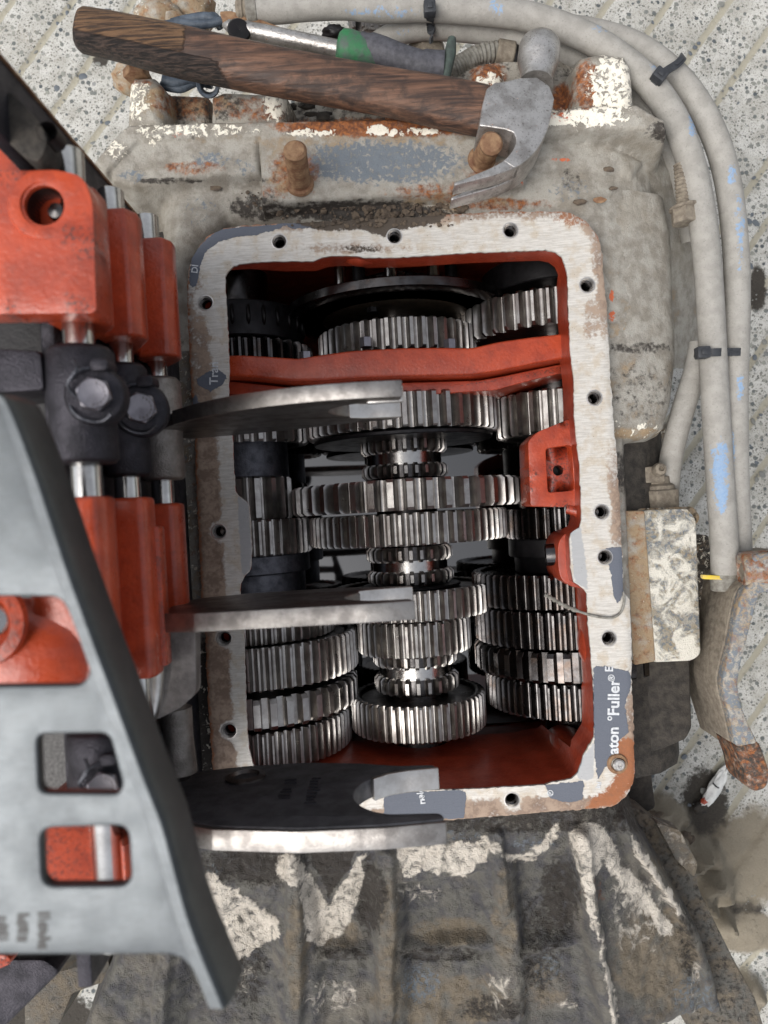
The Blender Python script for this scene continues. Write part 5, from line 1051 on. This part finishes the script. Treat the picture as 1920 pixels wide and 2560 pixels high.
bw = thing('cable_wrap', P(480, 60, -120), 'crumpled blue grey cable wrap behind the hammer handle', 'cable')
bl = plain('blue_grey_plastic', '#5a6470', '#3c4550', .55, 4, 2)
for k, ps in enumerate(([(400,66),(450,58),(500,62),(560,52)], [(430,60),(470,50),(520,44),(556,60)], [(408,200),(440,206),(480,196),(510,206)], [(402,214),(450,222),(490,206),(530,212)], [(500,70),(515,52),(535,44),(552,66)])):
    obj('wrap_strand', MB().tube(catmull([P(x, y, -90-8*k) for x, y in ps], 6), 11+2*(k % 3), 10), bl, bw, smooth=70)
he = thing('torn_hose_end', P(520, 218, -60), 'torn black rubber hose end hanging under the hammer handle', 'hose end')
obj('rubber_loop', MB().lathe([(24, -30), (30, 0), (27, 6), (20, 4), (18, -20), (18, -40)], P(520, 214, -70), (.1, -.55, .8), 22, False), bl, he)
tag(obj('hex_bolt', MB().lathe([(19, 0)]+[(19 if k % 2 else 16, 4+k*5) for k in range(22)]+[(18, 114)], P(1702, 412, -84), Vector(P(1710, 520, -84))-Vector(P(1702, 412, -84)), 20), M['dust'], smooth=22), 'loose dusty bolt lying head down between the casting and the hoses', 'bolt')
bo_ = C.objects['hex_bolt']
obj('flange_washer', MB().lathe([(30, 0), (37, 2), (37, 8), (30, 12)], P(1709, 514, -84), (.1, -1, 0), 24), M['dust'], bo_)
obj('bolt_head', MB().hexa(P(1709, 522, -84), P(1712, 560, -84), 34, 8), M['dust'], bo_, bevel=3)
# twine, paper, mud
tw = catmull([P(x, y, z) for x, y, z in ((1362,1487,-40),(1374,1492,-34),(1400,1508,-24),(1440,1526,-8),(1490,1541,5),(1530,1544,5),(1552,1530,5),(1560,1505,6),(1559,1480,5))], 8)
tag(obj('gasket_strand', MB().tube(tw, [5.2+1.6*math.sin(i*1.7) if i < 26 else 3.4 for i in range(len(tw))], 8), M['conduit'], smooth=70), 'stiff grey strand curling over the right side of the cover face', 'strand')
pp = thing('paper_scrap', P(1786, 1970, -1030), 'crumpled white paper scrap with a red tip lying on the oily concrete', 'paper')
mb = MB().ball((0, 0, 0), (24, 92, 16), 5, .16, 3); a_ = math.radians(-34); X, Y = XY(1788, 1968, -1028)
mb.v = [(X+x*math.cos(a_)-y*math.sin(a_), Y+x*math.sin(a_)+y*math.cos(a_), -1028+z) for x, y, z in mb.v]; obj('paper', mb, M['white'], pp, smooth=25)
obj('red_tip', MB().ball(P(1762, 2003, -1026), (15, 13, 11), 3, .2, 2), M['red'], pp); obj('paper_crease', MB().tube([P(1782, 1958, -1012), P(1790, 1966, -1011), P(1797, 1970, -1014)], 3, 6), M['void'], pp)
rg = random.Random(9)
MUDL = ['small mud lump beside the rusty corner of the cover face', 'mud lump just below the white paper scrap', 'brown mud lump between the rear casting and the paper scrap', 'mud lump at the foot of the oily stain under the lever tip', 'lowest small mud lump, right of the rear casting']
FLKL = ['rust orange paint flake on the grey casting right of the claw', 'dull flake above the orange one, right of the hammer claw', 'small flake highest on the right side of the grey casting', 'flake beside the dirt left of the studs', 'flake on the pale casting near the red housing', 'flake just above the right top corner of the cover face']
for k, (px, py, r) in enumerate(((1640,2046,30),(1752,2020,22),(1712,2096,26),(1786,2150,28),(1806,2210,20))):
    tag(obj('mud_clod', MB().ball(P(px, py, ZG+60 if k in (0, 2) else ZG+20), (r*1.3, r*1.0, r*.5), k, .22, 3), M['mud' if k % 2 else 'dirt'], smooth=80), MUDL[k], 'mud', 'mud lumps at the lower right')
cb = MB()
for k in range(330):
    px, py = rg.gauss(930, 130), rg.uniform(508, 566)
    if not 660 < px < 1180: continue
    r = rg.choice((2, 2.5, 3, 4, 5, 7, 9))*(1 if py < 545 else .7); cb.ball(P(px, py, (2 if py > 548+.0*px else -36)+r*.2), (r*1.2, r, r*.7), k, .3, 1)
for k in range(120):
    px, py = rg.uniform(600, 1160), rg.uniform(480, 520); r = rg.choice((2, 3, 4, 5)); cb.ball(P(px, py, -36), (r*1.2, r, r*.7), k, .3, 1)
tag(obj('dirt_crumbs', cb, M['dirt'], kind='stuff', smooth=50), 'crumbled dry dirt along the upper edge of the cover face', 'dirt')
db = MB()
for k in range(26):
    px, py = rg.uniform(725, 1170), rg.uniform(240, 298); db.ball(P(px, py, rg.uniform(-230, -120)), (rg.uniform(10, 30), rg.uniform(6, 14), rg.uniform(4, 12)), k, .3, 1)
tag(obj('leaf_litter', db, M['mud'], kind='stuff', smooth=30), 'dark wet leaf litter caught behind the hammer handle', 'litter')
for k, (px, py, r, m_) in enumerate(((1497, 500, 9, 'rust'), (1532, 470, 6, 'dirt'), (1520, 424, 8, 'dirt'), (660, 520, 6, 'dirt'), (540, 470, 8, 'dirt'), (1450, 505, 8, 'dirt'))):
    tag(obj('paint_flake', MB().ball(P(px, py, -34), (r*2.1, r, 3.5), k, .3, 1), M[m_], smooth=30), FLKL[k], 'flake', 'loose paint flakes')
